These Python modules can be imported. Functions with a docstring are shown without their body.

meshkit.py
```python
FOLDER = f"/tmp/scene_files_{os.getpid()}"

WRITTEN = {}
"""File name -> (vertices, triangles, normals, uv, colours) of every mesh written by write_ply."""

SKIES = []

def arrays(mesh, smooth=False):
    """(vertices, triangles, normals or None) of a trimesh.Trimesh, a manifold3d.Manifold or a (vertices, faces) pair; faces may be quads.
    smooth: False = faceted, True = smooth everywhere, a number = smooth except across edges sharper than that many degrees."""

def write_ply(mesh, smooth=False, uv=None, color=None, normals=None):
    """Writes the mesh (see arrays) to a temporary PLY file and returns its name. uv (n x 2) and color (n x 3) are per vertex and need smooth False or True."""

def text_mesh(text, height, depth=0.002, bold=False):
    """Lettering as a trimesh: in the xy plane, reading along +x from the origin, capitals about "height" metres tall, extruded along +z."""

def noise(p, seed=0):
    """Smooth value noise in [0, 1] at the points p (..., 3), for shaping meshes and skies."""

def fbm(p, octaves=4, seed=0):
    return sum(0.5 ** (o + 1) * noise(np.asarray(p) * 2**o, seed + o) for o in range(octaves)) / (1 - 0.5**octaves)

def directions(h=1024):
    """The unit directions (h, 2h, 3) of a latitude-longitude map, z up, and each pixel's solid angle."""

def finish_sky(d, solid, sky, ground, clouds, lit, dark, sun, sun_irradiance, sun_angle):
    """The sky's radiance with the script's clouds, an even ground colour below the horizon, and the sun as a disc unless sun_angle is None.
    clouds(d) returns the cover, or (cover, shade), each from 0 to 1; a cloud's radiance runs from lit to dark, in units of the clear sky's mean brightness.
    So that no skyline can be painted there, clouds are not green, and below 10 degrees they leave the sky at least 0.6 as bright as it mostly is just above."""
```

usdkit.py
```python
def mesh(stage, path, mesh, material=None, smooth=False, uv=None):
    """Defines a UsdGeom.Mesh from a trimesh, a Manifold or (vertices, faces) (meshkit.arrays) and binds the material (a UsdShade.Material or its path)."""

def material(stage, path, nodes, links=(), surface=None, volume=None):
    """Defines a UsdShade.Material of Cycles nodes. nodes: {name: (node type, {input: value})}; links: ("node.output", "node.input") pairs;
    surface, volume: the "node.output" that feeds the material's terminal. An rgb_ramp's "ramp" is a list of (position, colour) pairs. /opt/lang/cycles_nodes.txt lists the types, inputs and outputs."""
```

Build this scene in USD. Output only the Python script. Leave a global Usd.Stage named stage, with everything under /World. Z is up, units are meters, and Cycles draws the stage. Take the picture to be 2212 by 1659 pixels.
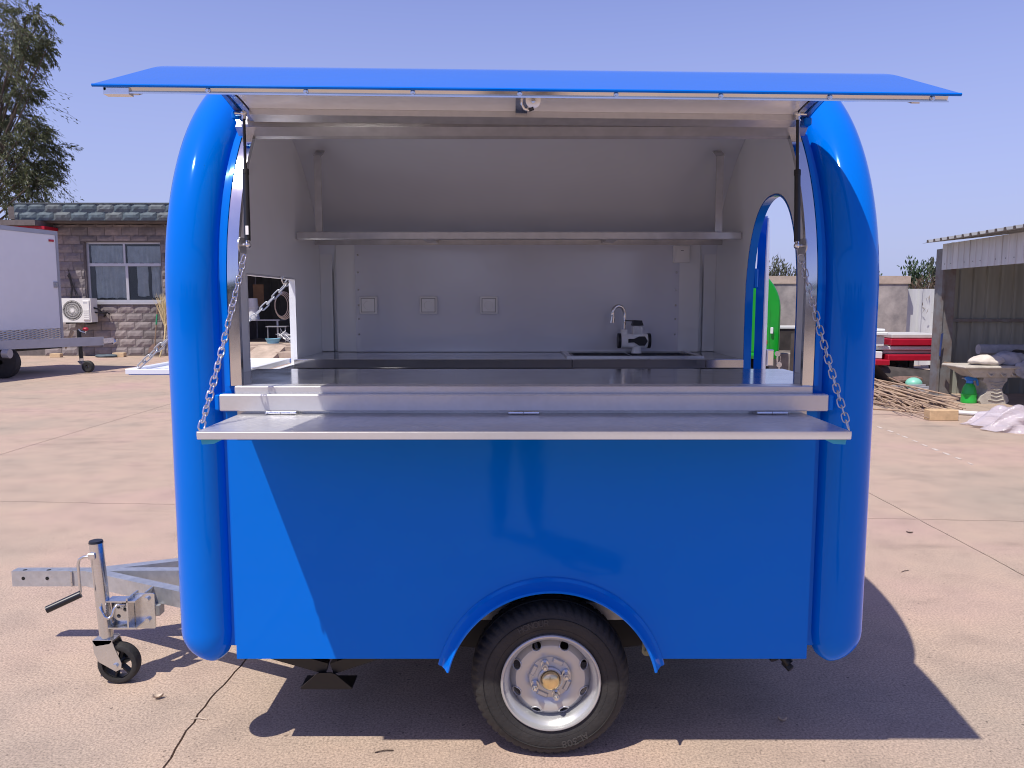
import math, random
import numpy as np, trimesh, shapely, shapely.geometry as sg, manifold3d as mf
import usdkit, meshkit
from pxr import Usd, UsdGeom, UsdLux, UsdShade, Gf, Sdf

stage = Usd.Stage.CreateInMemory()
UsdGeom.SetStageUpAxis(stage, 'Z'); UsdGeom.SetStageMetersPerUnit(stage, 1.0)
UsdGeom.Xform.Define(stage, '/World'); UsdGeom.Scope.Define(stage, '/World/Looks')
random.seed(7); rng = np.random.default_rng(11)
pi = math.pi

# ---------------------------------------------------------------- camera, sky, sun, exposure
CAM_H, PITCH, FOC = 1.68, math.radians(6.1), 1661.0 / 2212
cam = UsdGeom.Camera.Define(stage, '/World/camera')
cam.CreateHorizontalApertureAttr(36.0); cam.CreateVerticalApertureAttr(27.0)
cam.CreateFocalLengthAttr(36.0 * FOC); cam.CreateClippingRangeAttr(Gf.Vec2f(0.02, 2000))
cam.AddTranslateOp().Set((0, 0, CAM_H)); cam.AddRotateXOp().Set(90 - math.degrees(PITCH))
cam.CreateExposureAttr(0.14)

SUN = np.array([-0.345, -0.425, 1.0]); SUN = SUN / np.linalg.norm(SUN)
SUN_EL, SUN_ROT = math.asin(SUN[2]), math.atan2(SUN[0], SUN[1])
dome = UsdLux.DomeLight.Define(stage, '/World/sky')
# clear sky under a thin pale haze that thickens evenly towards the horizon all round
skym = usdkit.material(stage, '/World/Looks/sky_look', {
    'sky': ('sky_texture', {'sky_type': 'single_scattering', 'sun_disc': False, 'sun_elevation': SUN_EL, 'sun_rotation': SUN_ROT,
                            'altitude': 50.0, 'air_density': 1.0, 'aerosol_density': 0.5, 'ozone_density': 4.0}),
    'tint': ('mix', {'mix_type': 'multiply', 'fac': 1.0, 'color2': (1.10, 0.86, 1.16)}),
    'tc': ('texture_coordinate', {}), 'xyz': ('separate_xyz', {}),
    'h': ('map_range', {'range_type': 'linear', 'from_min': 0.0, 'from_max': 0.42, 'to_min': 0.97, 'to_max': 0.08, 'clamp': True}),
    'veil': ('mix', {'mix_type': 'mix', 'color2': (2.66, 3.08, 4.80)}),
    'bg': ('background_shader', {'strength': 0.143})},
    [('sky.color', 'tint.color1'), ('tint.color', 'veil.color1'), ('tc.generated', 'xyz.vector'), ('xyz.z', 'h.value'), ('h.result', 'veil.fac'), ('veil.color', 'bg.color')], surface='bg.background')
UsdShade.MaterialBindingAPI.Apply(dome.GetPrim()).Bind(skym)
dome.GetPrim().SetCustomDataByKey('kind', 'structure')
sun = UsdLux.DistantLight.Define(stage, '/World/sun')
sun.CreateNormalizeAttr(True); sun.CreateIntensityAttr(1.2); sun.CreateAngleAttr(0.5); sun.CreateColorAttr(Gf.Vec3f(1.0, 0.95, 0.87))
zx = SUN; xx = np.cross([0, 0, 1], zx); xx /= np.linalg.norm(xx); yx = np.cross(zx, xx)
sun.AddTransformOp().Set(Gf.Matrix4d(*[float(v) for row in (np.r_[xx, 0], np.r_[yx, 0], np.r_[zx, 0], [0, 0, 0, 1]) for v in row]))

# ---------------------------------------------------------------- helpers
def at(x, y, Y):
    """the point at depth Y along the sight line of a measured point of the photograph (2212 px wide copy)"""
    u, v = (x - 1106) / 1661.0, (829.5 - y) / 1661.0
    d = np.array([u, math.cos(PITCH) + v * math.sin(PITCH), -math.sin(PITCH) + v * math.cos(PITCH)])
    return np.array([0, 0, CAM_H]) + d * Y / d[1]
def ground_at(x, y, z=0.0):
    p = at(x, y, 1.0) - [0, 0, CAM_H]
    return np.array([0, 0, CAM_H]) + p * (z - CAM_H) / p[2]

COUNT = {}
def numbered(path):
    n = COUNT.get(path, -1) + 1; COUNT[path] = n
    return path if n == 0 else f'{path}_{n:03d}'
ORIGIN = {}
def tag(prim, label=None, category=None, group=None, kind=None):
    for k, v in (('label', label), ('category', category), ('group', group), ('kind', kind)):
        if v: prim.SetCustomDataByKey(k, v)
def thing(name, loc, label=None, category=None, group=None, kind=None):
    p = numbered('/World/' + name)
    x = UsdGeom.Xform.Define(stage, p); x.AddTranslateOp().Set(Gf.Vec3d(*map(float, loc)))
    ORIGIN[p] = np.array(loc, float); tag(x.GetPrim(), label, category, group, kind)
    return p
def cat(*ms):
    out = []
    def flat(x):
        for q in x:
            if isinstance(q, (list, tuple)): yield from flat(q)
            else: yield q
    for m in flat(ms):
        if hasattr(m, 'to_mesh'):
            q = m.to_mesh(); m = trimesh.Trimesh(q.vert_properties[:, :3], q.tri_verts, process=False)
        out.append(m)
    return out[0] if len(out) == 1 else trimesh.util.concatenate(out)
def part(parent, name, mesh, look, smooth=30, label=None, kind=None, group=None, category=None):
    m = cat(mesh).copy(); p = numbered(parent + '/' + name)
    root = '/'.join(parent.split('/')[:3])
    if '/serving_hatch' in p: m.apply_transform(trimesh.transformations.rotation_matrix(math.atan(.0105), (0, 1, 0), (XC, 0, 2.33)))   # hangs a little lower at its right end
    if root in ORIGIN: m.apply_translation(-ORIGIN[root])
    usdkit.mesh(stage, p, m, '/World/Looks/' + look, smooth=smooth)
    tag(stage.GetPrimAtPath(p), label, category, group, kind)
    return p
def solo(name, mesh, look, label, category, group=None, kind=None, smooth=30):
    return part('/World', name, mesh, look, smooth, label, kind, group, category)
def copy_of(src, loc, rotz=0, label=None, group=None):
    sp = stage.GetPrimAtPath(src); base = src.rsplit('_', 1)[0] if src[-3:].isdigit() else src
    p = numbered(base); x = UsdGeom.Xform.Define(stage, p)
    x.AddTranslateOp().Set(Gf.Vec3d(*map(float, loc)))
    x.AddRotateZOp().Set(float(rotz))
    pr = x.GetPrim(); pr.GetReferences().AddInternalReference(src); pr.SetInstanceable(True)
    x.SetXformOpOrder(x.GetOrderedXformOps())
    tag(pr, label, None, group)
    return p

def bx(x0, x1, y0, y1, z0, z1, b=0.0):
    x0, x1, y0, y1, z0, z1 = min(x0, x1), max(x0, x1), min(y0, y1), max(y0, y1), min(z0, z1), max(z0, z1)
    if b <= 0:
        m = trimesh.creation.box((x1 - x0, y1 - y0, z1 - z0)); m.apply_translation(((x0 + x1) / 2, (y0 + y1) / 2, (z0 + z1) / 2)); return m
    b = min(b, 0.45 * min(x1 - x0, y1 - y0, z1 - z0)); pts = []
    for sx in (0, 1):
        for sy in (0, 1):
            for sz in (0, 1):
                c = np.array([x1 if sx else x0, y1 if sy else y0, z1 if sz else z0]); s = np.array([-1 if sx else 1, -1 if sy else 1, -1 if sz else 1]) * b
                for k in range(3):
                    q = c + s; q[k] = c[k]; pts.append(q)
    return hull(pts)
def hull(pts):
    q = mf.Manifold.hull_points(np.asarray(pts, np.float64)).to_mesh()
    return trimesh.Trimesh(q.vert_properties[:, :3], q.tri_verts, process=False)
def basis(d):
    d = np.asarray(d, float); d = d / np.linalg.norm(d)
    a = np.cross(d, [0, 0, 1.0] if abs(d[2]) < 0.9 else [1.0, 0, 0]); a /= np.linalg.norm(a)
    return d, a, np.cross(d, a)
def tube(pts, r, n=10, closed=False):
    p = np.asarray(pts, float); m = len(p); r = np.broadcast_to(r, (m,)).astype(float)
    t = (np.roll(p, -1, 0) - np.roll(p, 1, 0)) if closed else np.gradient(p, axis=0)
    t /= np.linalg.norm(t, axis=1, keepdims=True) + 1e-12
    _, a, _b = basis(t[0]); A = []
    for k in range(m):
        a = a - t[k] * np.dot(a, t[k]); a /= np.linalg.norm(a); A.append(a)
    A = np.array(A); B = np.cross(t, A); ang = np.arange(n) * 2 * pi / n
    v = p[:, None] + r[:, None, None] * (np.cos(ang)[None, :, None] * A[:, None] + np.sin(ang)[None, :, None] * B[:, None])
    V = v.reshape(-1, 3); F = []
    for i in range(m if closed else m - 1):
        i2 = (i + 1) % m
        for j in range(n):
            j2 = (j + 1) % n; F += [[i * n + j, i * n + j2, i2 * n + j2], [i * n + j, i2 * n + j2, i2 * n + j]]
    if not closed:
        V = np.vstack([V, p[0], p[-1]])
        for j in range(n):
            j2 = (j + 1) % n; F += [[m * n, j2, j], [m * n + 1, (m - 1) * n + j, (m - 1) * n + j2]]
    return trimesh.Trimesh(V, F, process=False)
def cyl(p0, p1, r, n=16, r1=None):
    p0, p1 = np.asarray(p0, float), np.asarray(p1, float); return tube([p0, p1], [r, r if r1 is None else r1], n)
def bar(p0, p1, w, h, up=(0, 0, 1)):
    """rectangular bar from p0 to p1, w across, h along up"""
    p0, p1 = np.asarray(p0, float), np.asarray(p1, float); d = p1 - p0; d /= np.linalg.norm(d)
    s = np.cross(d, up); s /= np.linalg.norm(s); u = np.cross(s, d)
    return hull([p + s * a * w / 2 + u * b * h / 2 for p in (p0, p1) for a in (-1, 1) for b in (-1, 1)])
def ball(c, r, sub=2, s=(1, 1, 1)):
    m = trimesh.creation.icosphere(sub, 1.0); m.apply_scale(np.array(s) * r); m.apply_translation(c); return m
AX = {'x': np.array([[0, 0, 1], [1, 0, 0], [0, 1, 0]]), 'y': np.array([[1, 0, 0], [0, 0, 1], [0, 1, 0]]), 'z': np.eye(3)}
def prism(poly, axis, a, b):
    """polygon in the (y,z), (x,z) or (x,y) plane extruded along axis x, y or z from a to b"""
    out = []
    for g in getattr(poly, 'geoms', [poly]):
        if g.is_empty: continue
        m = trimesh.creation.extrude_polygon(g, abs(b - a), engine='earcut'); m.apply_translation((0, 0, min(a, b)))
        m.vertices = m.vertices @ AX[axis].T
        if np.linalg.det(AX[axis]) < 0: m.invert()
        out.append(m)
    return cat(out)
def lathe(profile, c, n=48, axis='y', a0=0.0, a1=2 * pi):
    """profile: (radius, distance along the axis) pairs"""
    pr = np.asarray(profile, float); full = abs(a1 - a0 - 2 * pi) < 1e-6; k = n if full else n + 1
    ang = a0 + (a1 - a0) * np.arange(k) / n
    V = np.array([[r * math.cos(t), h, r * math.sin(t)] for t in ang for r, h in pr]); m = len(pr); F = []
    for i in range(n):
        i2 = (i + 1) % k
        for j in range(m - 1): F += [[i * m + j, i * m + j + 1, i2 * m + j + 1], [i * m + j, i2 * m + j + 1, i2 * m + j]]
    if axis == 'z': V = V[:, [0, 2, 1]]
    if axis == 'x': V = V[:, [1, 0, 2]]
    t = trimesh.Trimesh(V + np.asarray(c), F, process=False)
    return t
def strip(pts, th):
    """open polyline (2-d) as a polygon of that thickness, offset to its right"""
    p = np.asarray(pts, float); t = np.gradient(p, axis=0); t /= np.linalg.norm(t, axis=1, keepdims=True); n = np.c_[t[:, 1], -t[:, 0]]
    return sg.Polygon(np.vstack([p, (p + n * th)[::-1]])).buffer(0)
def wob(m, amp, scale, seed=0):
    m = m.copy(); v = m.vertices
    d = np.stack([meshkit.fbm(v * scale + 17.3 * k, 3, seed + k) - 0.5 for k in range(3)], -1)
    m.vertices = v + d * 2 * amp; return m
def rot(m, axis, ang, c):
    m = m.copy(); m.apply_transform(trimesh.transformations.rotation_matrix(ang, axis, c)); return m
def ribsheet(a, b, up, pitch, rib, depth, th, nrm):
    """trapezoid ribbed sheet: spans a to b, extruded by the vector up, ribs stand out along nrm"""
    a, b, up, nrm = (np.asarray(q, float) for q in (a, b, up, nrm)); L = np.linalg.norm(b - a); d = (b - a) / L
    s, prof = 0.0, []
    while s < L - 1e-6:
        for o, h in ((0, 0), (pitch - rib * 1.6, 0), (pitch - rib * 1.3, depth), (pitch - rib * 0.3, depth), (pitch, 0)):
            if s + o <= L + 1e-6 and (not prof or s + o > prof[-1][0] + 1e-6): prof.append((s + o, h))
        s += pitch
    if prof[-1][0] < L - 1e-6: prof.append((L, 0))
    V = []
    for s, h in prof:
        for q in (nrm * h, nrm * (h - th)): V += [a + d * s + q, a + d * s + q + up]
    F = []; n = len(prof)
    for i in range(n - 1):
        o, q = i * 4, i * 4 + 4
        F += [[o, q, q + 1], [o, q + 1, o + 1], [o + 2, o + 3, q + 3], [o + 2, q + 3, q + 2], [o + 1, q + 1, q + 3], [o + 1, q + 3, o + 3], [o, o + 2, q + 2], [o, q + 2, q]]
    F += [[0, 1, 3], [0, 3, 2], [4 * n - 4, 4 * n - 2, 4 * n - 1], [4 * n - 4, 4 * n - 1, 4 * n - 3]]
    return trimesh.Trimesh(V, F, process=False)

# ---------------------------------------------------------------- materials
def look(name, col, rough=0.5, metal=0.0, var=0.12, scale=4.0, bump=0.0, bscale=60.0, col2=None, rvar=0.0, coat=0.0, stretch=None, detail=4, ior=1.5, extra=None):
    c = np.array(col, float); c1 = c * (1 - var) if col2 is None else np.array(col2, float); c2 = c * (1 + var) if col2 is None else c
    N = {'geo': ('geometry', {}), 'n': ('noise_texture', {'scale': scale, 'detail': detail, 'roughness': 0.6}),
         'm': ('rgb_ramp', {'ramp': [(0.3, c1), (0.7, np.minimum(c2, 1))]}),
         'p': ('principled_bsdf', {'roughness': rough, 'metallic': metal, 'coat_weight': coat, 'coat_roughness': 0.04, 'ior': ior, **(extra or {})})}
    L = [('n.fac', 'm.fac'), ('m.color', 'p.base_color')]; src = 'geo.position'
    if stretch:
        N['map'] = ('mapping', {'scale': stretch}); L += [('geo.position', 'map.vector')]; src = 'map.vector'
    L += [(src, 'n.vector')]
    if rvar:
        N['rr'] = ('map_range', {'from_min': 0.3, 'from_max': 0.7, 'to_min': max(rough - rvar, 0.02), 'to_max': rough + rvar}); N['n2'] = ('noise_texture', {'scale': scale * 2.3, 'detail': 5.0})
        L += [(src, 'n2.vector'), ('n2.fac', 'rr.value'), ('rr.result', 'p.roughness')]
    if bump:
        N['bn'] = ('noise_texture', {'scale': bscale, 'detail': 4.0}); N['b'] = ('bump', {'strength': bump, 'distance': 0.01})
        L += [(src, 'bn.vector'), ('bn.fac', 'b.height'), ('b.normal', 'p.normal')]
    return usdkit.material(stage, '/World/Looks/' + name, N, L, surface='p.BSDF')

look('blue_paint', (0.0, 0.136, 0.61), 0.08, var=0.02, scale=1.5, rvar=0.03, ior=1.46, bump=0.18, bscale=2.2, extra={'specular_tint': (0.30, 0.72, 1.0)})
look('aluminium_white', (0.80, 0.81, 0.83), 0.4, 0.2, var=0.03)
look('blue_film', (0.02, 0.33, 0.52), 0.35)
look('steel', (0.56, 0.56, 0.57), 0.30, 0.85, var=0.03, scale=6, rvar=0.04)
look('polished_steel', (0.66, 0.66, 0.66), 0.12, 1.0, var=0.04, rvar=0.04)
look('counter_steel', (0.43, 0.43, 0.45), 0.12, 0.92, var=0.02, scale=3, rvar=0.03)
look('shelf_steel', (0.61, 0.60, 0.60), 0.28, 0.55, var=0.025, scale=5, rvar=0.04)
look('hatch_steel', (0.88, 0.89, 0.92), 0.25, 0.2, var=0.03, scale=3, rvar=0.06)
look('chrome', (0.75, 0.75, 0.76), 0.06, 1.0, var=0.02)
look('zinc', (0.66, 0.66, 0.65), 0.20, 0.95, var=0.03, scale=18, rvar=0.05)
look('tyre_letter', (0.045, 0.042, 0.040), 0.7)
look('socket_grey', (0.34, 0.34, 0.335), 0.5)
look('galvanised', (0.52, 0.53, 0.54), 0.42, 0.75, var=0.12, scale=22, rvar=0.08)
look('lining', (0.88, 0.90, 0.92), 0.32, var=0.03, scale=2)
look('rear_panel', (0.72, 0.74, 0.82), 0.13, var=0.03, scale=1.5, rvar=0.03, ior=1.65, bump=0.12, bscale=2.0)
look('back_sheet', (0.80, 0.83, 0.90), 0.13, 0.0, ior=1.65, bump=0.12, bscale=2.0, var=0.03, scale=1.5, rvar=0.03)
look('white_plastic', (0.92, 0.92, 0.92), 0.35, var=0.03)
look('dark_plastic', (0.012, 0.012, 0.014), 0.35, var=0.1)
look('black_rubber', (0.016, 0.015, 0.015), 0.75, var=0.35, scale=14, bump=0.25, bscale=90, col2=(0.030, 0.027, 0.025))
look('black_paint', (0.008, 0.008, 0.009), 0.45, var=0.2)
look('underside', (0.03, 0.03, 0.032), 0.8)
look('floor_sheet', (0.55, 0.55, 0.55), 0.4, 0.3)
look('rim_silver', (0.50, 0.50, 0.49), 0.36, 0.55, var=0.05, scale=12)
look('brass_cap', (0.75, 0.58, 0.30), 0.25, 0.9, var=0.15, scale=40)
look('olive_metal', (0.24, 0.24, 0.15), 0.5, 0.3)
look('trim_line', (0.38, 0.38, 0.38), 0.6)
look('socket_hole', (0.004, 0.004, 0.004), 0.6)
look('weld_scale', (0.10, 0.07, 0.06), 0.5, 0.6)

# ---------------------------------------------------------------- ground
def ground_look():
    N = {'geo': ('geometry', {}),
         'big': ('noise_texture', {'scale': 0.55, 'detail': 3.0, 'roughness': 0.55}), 'mid': ('noise_texture', {'scale': 3.2, 'detail': 6.0, 'roughness': 0.65}),
         'fine': ('noise_texture', {'scale': 105.0, 'detail': 4.0, 'roughness': 0.75}), 'vor': ('voronoi_texture', {'scale': 95.0}),
         'mp': ('mapping', {'scale': (0.35, 1.3, 1.0), 'rotation': (0, 0, 0.12)}), 'st': ('noise_texture', {'scale': 1.15, 'detail': 7.0, 'roughness': 0.7}),
         'rbig': ('rgb_ramp', {'ramp': [(0.30, (0.335, 0.268, 0.203)), (0.52, (0.400, 0.296, 0.222)), (0.72, (0.408, 0.280, 0.230))]}),
         'rmid': ('rgb_ramp', {'ramp': [(0.30, (0.84, 0.84, 0.85)), (0.5, (1, 1, 1)), (0.72, (1.10, 1.08, 1.06))]}),
         'rfine': ('rgb_ramp', {'ramp': [(0.36, (0.58, 0.57, 0.56)), (0.5, (1, 1, 1)), (0.64, (1.34, 1.33, 1.31))]}),
         'rvor': ('rgb_ramp', {'ramp': [(0.0, (0.55, 0.52, 0.52)), (0.10, (0.75, 0.72, 0.70)), (0.17, (1, 1, 1))]}),
         'rst': ('rgb_ramp', {'ramp': [(0.58, (1, 1, 1)), (0.67, (0.80, 0.80, 0.81)), (0.77, (0.50, 0.50, 0.52))]}),
         'sp': ('noise_texture', {'scale': 38.0, 'detail': 1.0}), 'rsp': ('rgb_ramp', {'ramp': [(0.24, (0.35, 0.33, 0.33)), (0.275, (1, 1, 1))]}),
         'm1': ('mix', {'mix_type': 'multiply', 'fac': 1.0}), 'm2': ('mix', {'mix_type': 'multiply', 'fac': 1.0}), 'm3': ('mix', {'mix_type': 'multiply', 'fac': 0.75}), 'm4': ('mix', {'mix_type': 'multiply', 'fac': 1.0}), 'm5': ('mix', {'mix_type': 'multiply', 'fac': 0.8}),
         'b': ('bump', {'strength': 0.22, 'distance': 0.004}), 'p': ('principled_bsdf', {'roughness': 0.88})}
    L = [('geo.position', k + '.vector') for k in ('big', 'mid', 'fine', 'vor', 'mp', 'sp')] + [('mp.vector', 'st.vector'), ('big.fac', 'rbig.fac'), ('mid.fac', 'rmid.fac'), ('fine.fac', 'rfine.fac'), ('vor.distance', 'rvor.fac'), ('st.fac', 'rst.fac'), ('sp.fac', 'rsp.fac'),
         ('rbig.color', 'm1.color1'), ('rmid.color', 'm1.color2'), ('m1.color', 'm2.color1'), ('rfine.color', 'm2.color2'), ('m2.color', 'm3.color1'), ('rvor.color', 'm3.color2'), ('m3.color', 'm4.color1'), ('rst.color', 'm4.color2'), ('m4.color', 'm5.color1'), ('rsp.color', 'm5.color2'),
         ('m5.color', 'p.base_color'), ('fine.fac', 'b.height'), ('b.normal', 'p.normal')]
    usdkit.material(stage, '/World/Looks/concrete_yard', N, L, surface='p.BSDF')
ground_look()
look('joint_dirt', (0.045, 0.038, 0.032), 0.95, var=0.3, scale=30)
look('road_paint', (0.60, 0.54, 0.48), 0.8, scale=40, col2=(0.44, 0.35, 0.28))
G = thing('ground', (0, 0, 0), kind='structure')
part(G, 'soil', bx(-400, 400, -400, 400, -0.3, -0.016), 'joint_dirt')
XJ = [-5.66 + 4.41 * k for k in range(-3, 6)]; XJ[3:5] = [-5.66, -1.27]
YJ = [-4.7, 0.7, 6.06, 11.5, 16.9, 22.3, 27.7]
def jy(x, y): return y - 0.072 * x if 5 < y < 7 else y - 0.03 * x      # the cross joints run a little askew
def edge_noise(s, seed, amp): return (meshkit.fbm(np.c_[s * 2.3, s * 0 + seed, s * 0], 6, seed) - 0.5) * 2 * amp + (meshkit.noise(np.c_[s * 19.0, s * 0 + seed, s * 0], seed) - 0.5) * amp * .5
for i in range(len(XJ) - 1):
    for j in range(len(YJ) - 1):
        x0, x1 = XJ[i], XJ[i + 1]; pts = []; t = np.linspace(0, 1, 90)
        amp = lambda k: 0.026 if abs(XJ[k] + 1.27) < 0.1 else 0.008
        gap = lambda k: 0.0045 if abs(XJ[k] + 1.27) < 0.1 else 0.005
        for s in t: pts.append((x0 + (x1 - x0) * s, j, 0))
        P = []
        a = np.array([x0 + (x1 - x0) * t, [jy(x0 + (x1 - x0) * s, YJ[j]) for s in t]]).T; a[:, 1] += edge_noise(a[:, 0], 50 + j, 0.014) + 0.006
        c = np.array([x1 + (x0 - x1) * t, [jy(x1 + (x0 - x1) * s, YJ[j + 1]) for s in t]]).T; c[:, 1] += edge_noise(c[:, 0], 51 + j, 0.014) - 0.006
        ya, yb = jy(x1, YJ[j]), jy(x1, YJ[j + 1]); b = np.array([t * 0 + x1, ya + (yb - ya) * t]).T; b[:, 0] += edge_noise(b[:, 1], 80 + i + 1, amp(i + 1)) - gap(i + 1)
        ya, yb = jy(x0, YJ[j + 1]), jy(x0, YJ[j]); d = np.array([t * 0 + x0, ya + (yb - ya) * t]).T; d[:, 0] += edge_noise(d[:, 1], 80 + i, amp(i)) + gap(i)
        poly = sg.Polygon(np.vstack([a[:-1], b[:-1], c[:-1], d[:-1]])).buffer(0)
        part(G, 'concrete_slab', prism(poly, 'z', -0.12, 0.0), 'concrete_yard', smooth=False)
# yard beyond the slabs
far = sg.box(-390, -390, 390, 390).difference(sg.box(XJ[0] + 0.05, -4.4, XJ[-1] - 0.05, 26.9))
part(G, 'outer_yard', prism(far, 'z', -0.15, -0.006), 'concrete_yard', smooth=False)
MARKS = [(1900.6, 923.8), (1923.4, 931.8), (1940.5, 938.6), (1955.3, 944.3), (1976.9, 953.4), (1997.4, 962.5), (2020.9, 971.6), (2044.8, 980.7), (2069.7, 990.5), (2096.6, 1002.3)]
for k, (px, py) in enumerate(MARKS):
    c = ground_at(px, py); e = ground_at(px + 4, py + 1.7); d = (e - c)[:2] / np.linalg.norm((e - c)[:2]); L = (.17, .16, .09, .16, .13, .15, .14, .13, .12, .11)[k]; w = (.02, .022, .014, .018, .014, .016, .024, .022, .02, .012)[k]
    q = np.array([[-L / 2, -w], [L / 2, -w * .8], [L / 2 - .02, w], [-L / 2 + .02, w * .8]])
    part(G, 'painted_mark', prism(sg.Polygon([(c[0] + d[0] * a - d[1] * b, c[1] + d[1] * a + d[0] * b) for a, b in q]), 'z', 0.001, 0.004), 'road_paint', smooth=False)

# ================================================================ the blue food trailer
XC, CY, CZ, SQ = 0.035, 3.66, 1.70, 0.95            # middle of its length, centre of the arched section
T = thing('food_trailer', (XC, CY, 0), 'glossy blue rounded food trailer with its serving hatch and shelf open', 'food trailer')
def loaf(R, zf, zb, a0=0.0, a1=pi, n=48):
    """arched section (y,z): up the front from zf, over the roof, down the back to zb"""
    a = np.linspace(a0, a1, n); p = [(CY - R * math.cos(t), CZ + SQ * R * math.sin(t)) for t in a]
    if zf is not None: p = [(CY - R, zf)] + p
    if zb is not None: p = p + [(CY + R, zb)]
    return np.array(p)
def skin(name, R, zf, zb, x0, x1, th, lk, a0=0.0, a1=pi, n=48, label=None, parent=None):
    return part(parent or T, name, prism(strip(loaf(R, zf, zb, a0, a1, n), th), 'x', x0, x1), lk, 25, label)
XL, XR = XC - 1.03, XC + 1.03
AH = math.atan2(0.615, 0.79)               # hinge angle of the hatch on the arch
WX, WZ, WY = 0.142, 0.293, 2.68            # wheel centre, tyre face
# front panel below the hatch with its wheel opening
arch = sg.Point(WX, 0.283).buffer(0.381, 64)
fp = sg.box(XL, 0.396, XR, 1.34).difference(arch)
front = part(T, 'front_panel', [prism(fp, 'y', 2.66, 2.672), prism(sg.box(XL, 0.396, XL + .008, 1.34), 'y', 2.6725, 2.72), prism(sg.box(XR - .008, 0.396, XR, 1.34), 'y', 2.6725, 2.72)], 'blue_paint', False)
ra = math.asin((0.372 - 0.283) / 0.40)
part(T, 'wheel_arch', lathe([(.420, 2.6585), (.416, 2.653), (.406, 2.650), (.393, 2.632), (.385, 2.612), (.380, 2.609), (.376, 2.613), (.382, 2.64), (.385, 2.70)], (WX, 0, 0.283), 72, 'y', ra, pi - ra), 'blue_paint', 35)
part(T, 'wheel_housing', [lathe([(.40, 2.674), (.40, 2.93), (.0, 2.93)], (WX, 0, 0.283), 40, 'y', 0.1, pi - 0.1)], 'underside', 30)
skin('roof_skin', 1.0, None, 0.40, XL, XR, .012, 'blue_paint', AH + 0.03, pi, 44)
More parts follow.
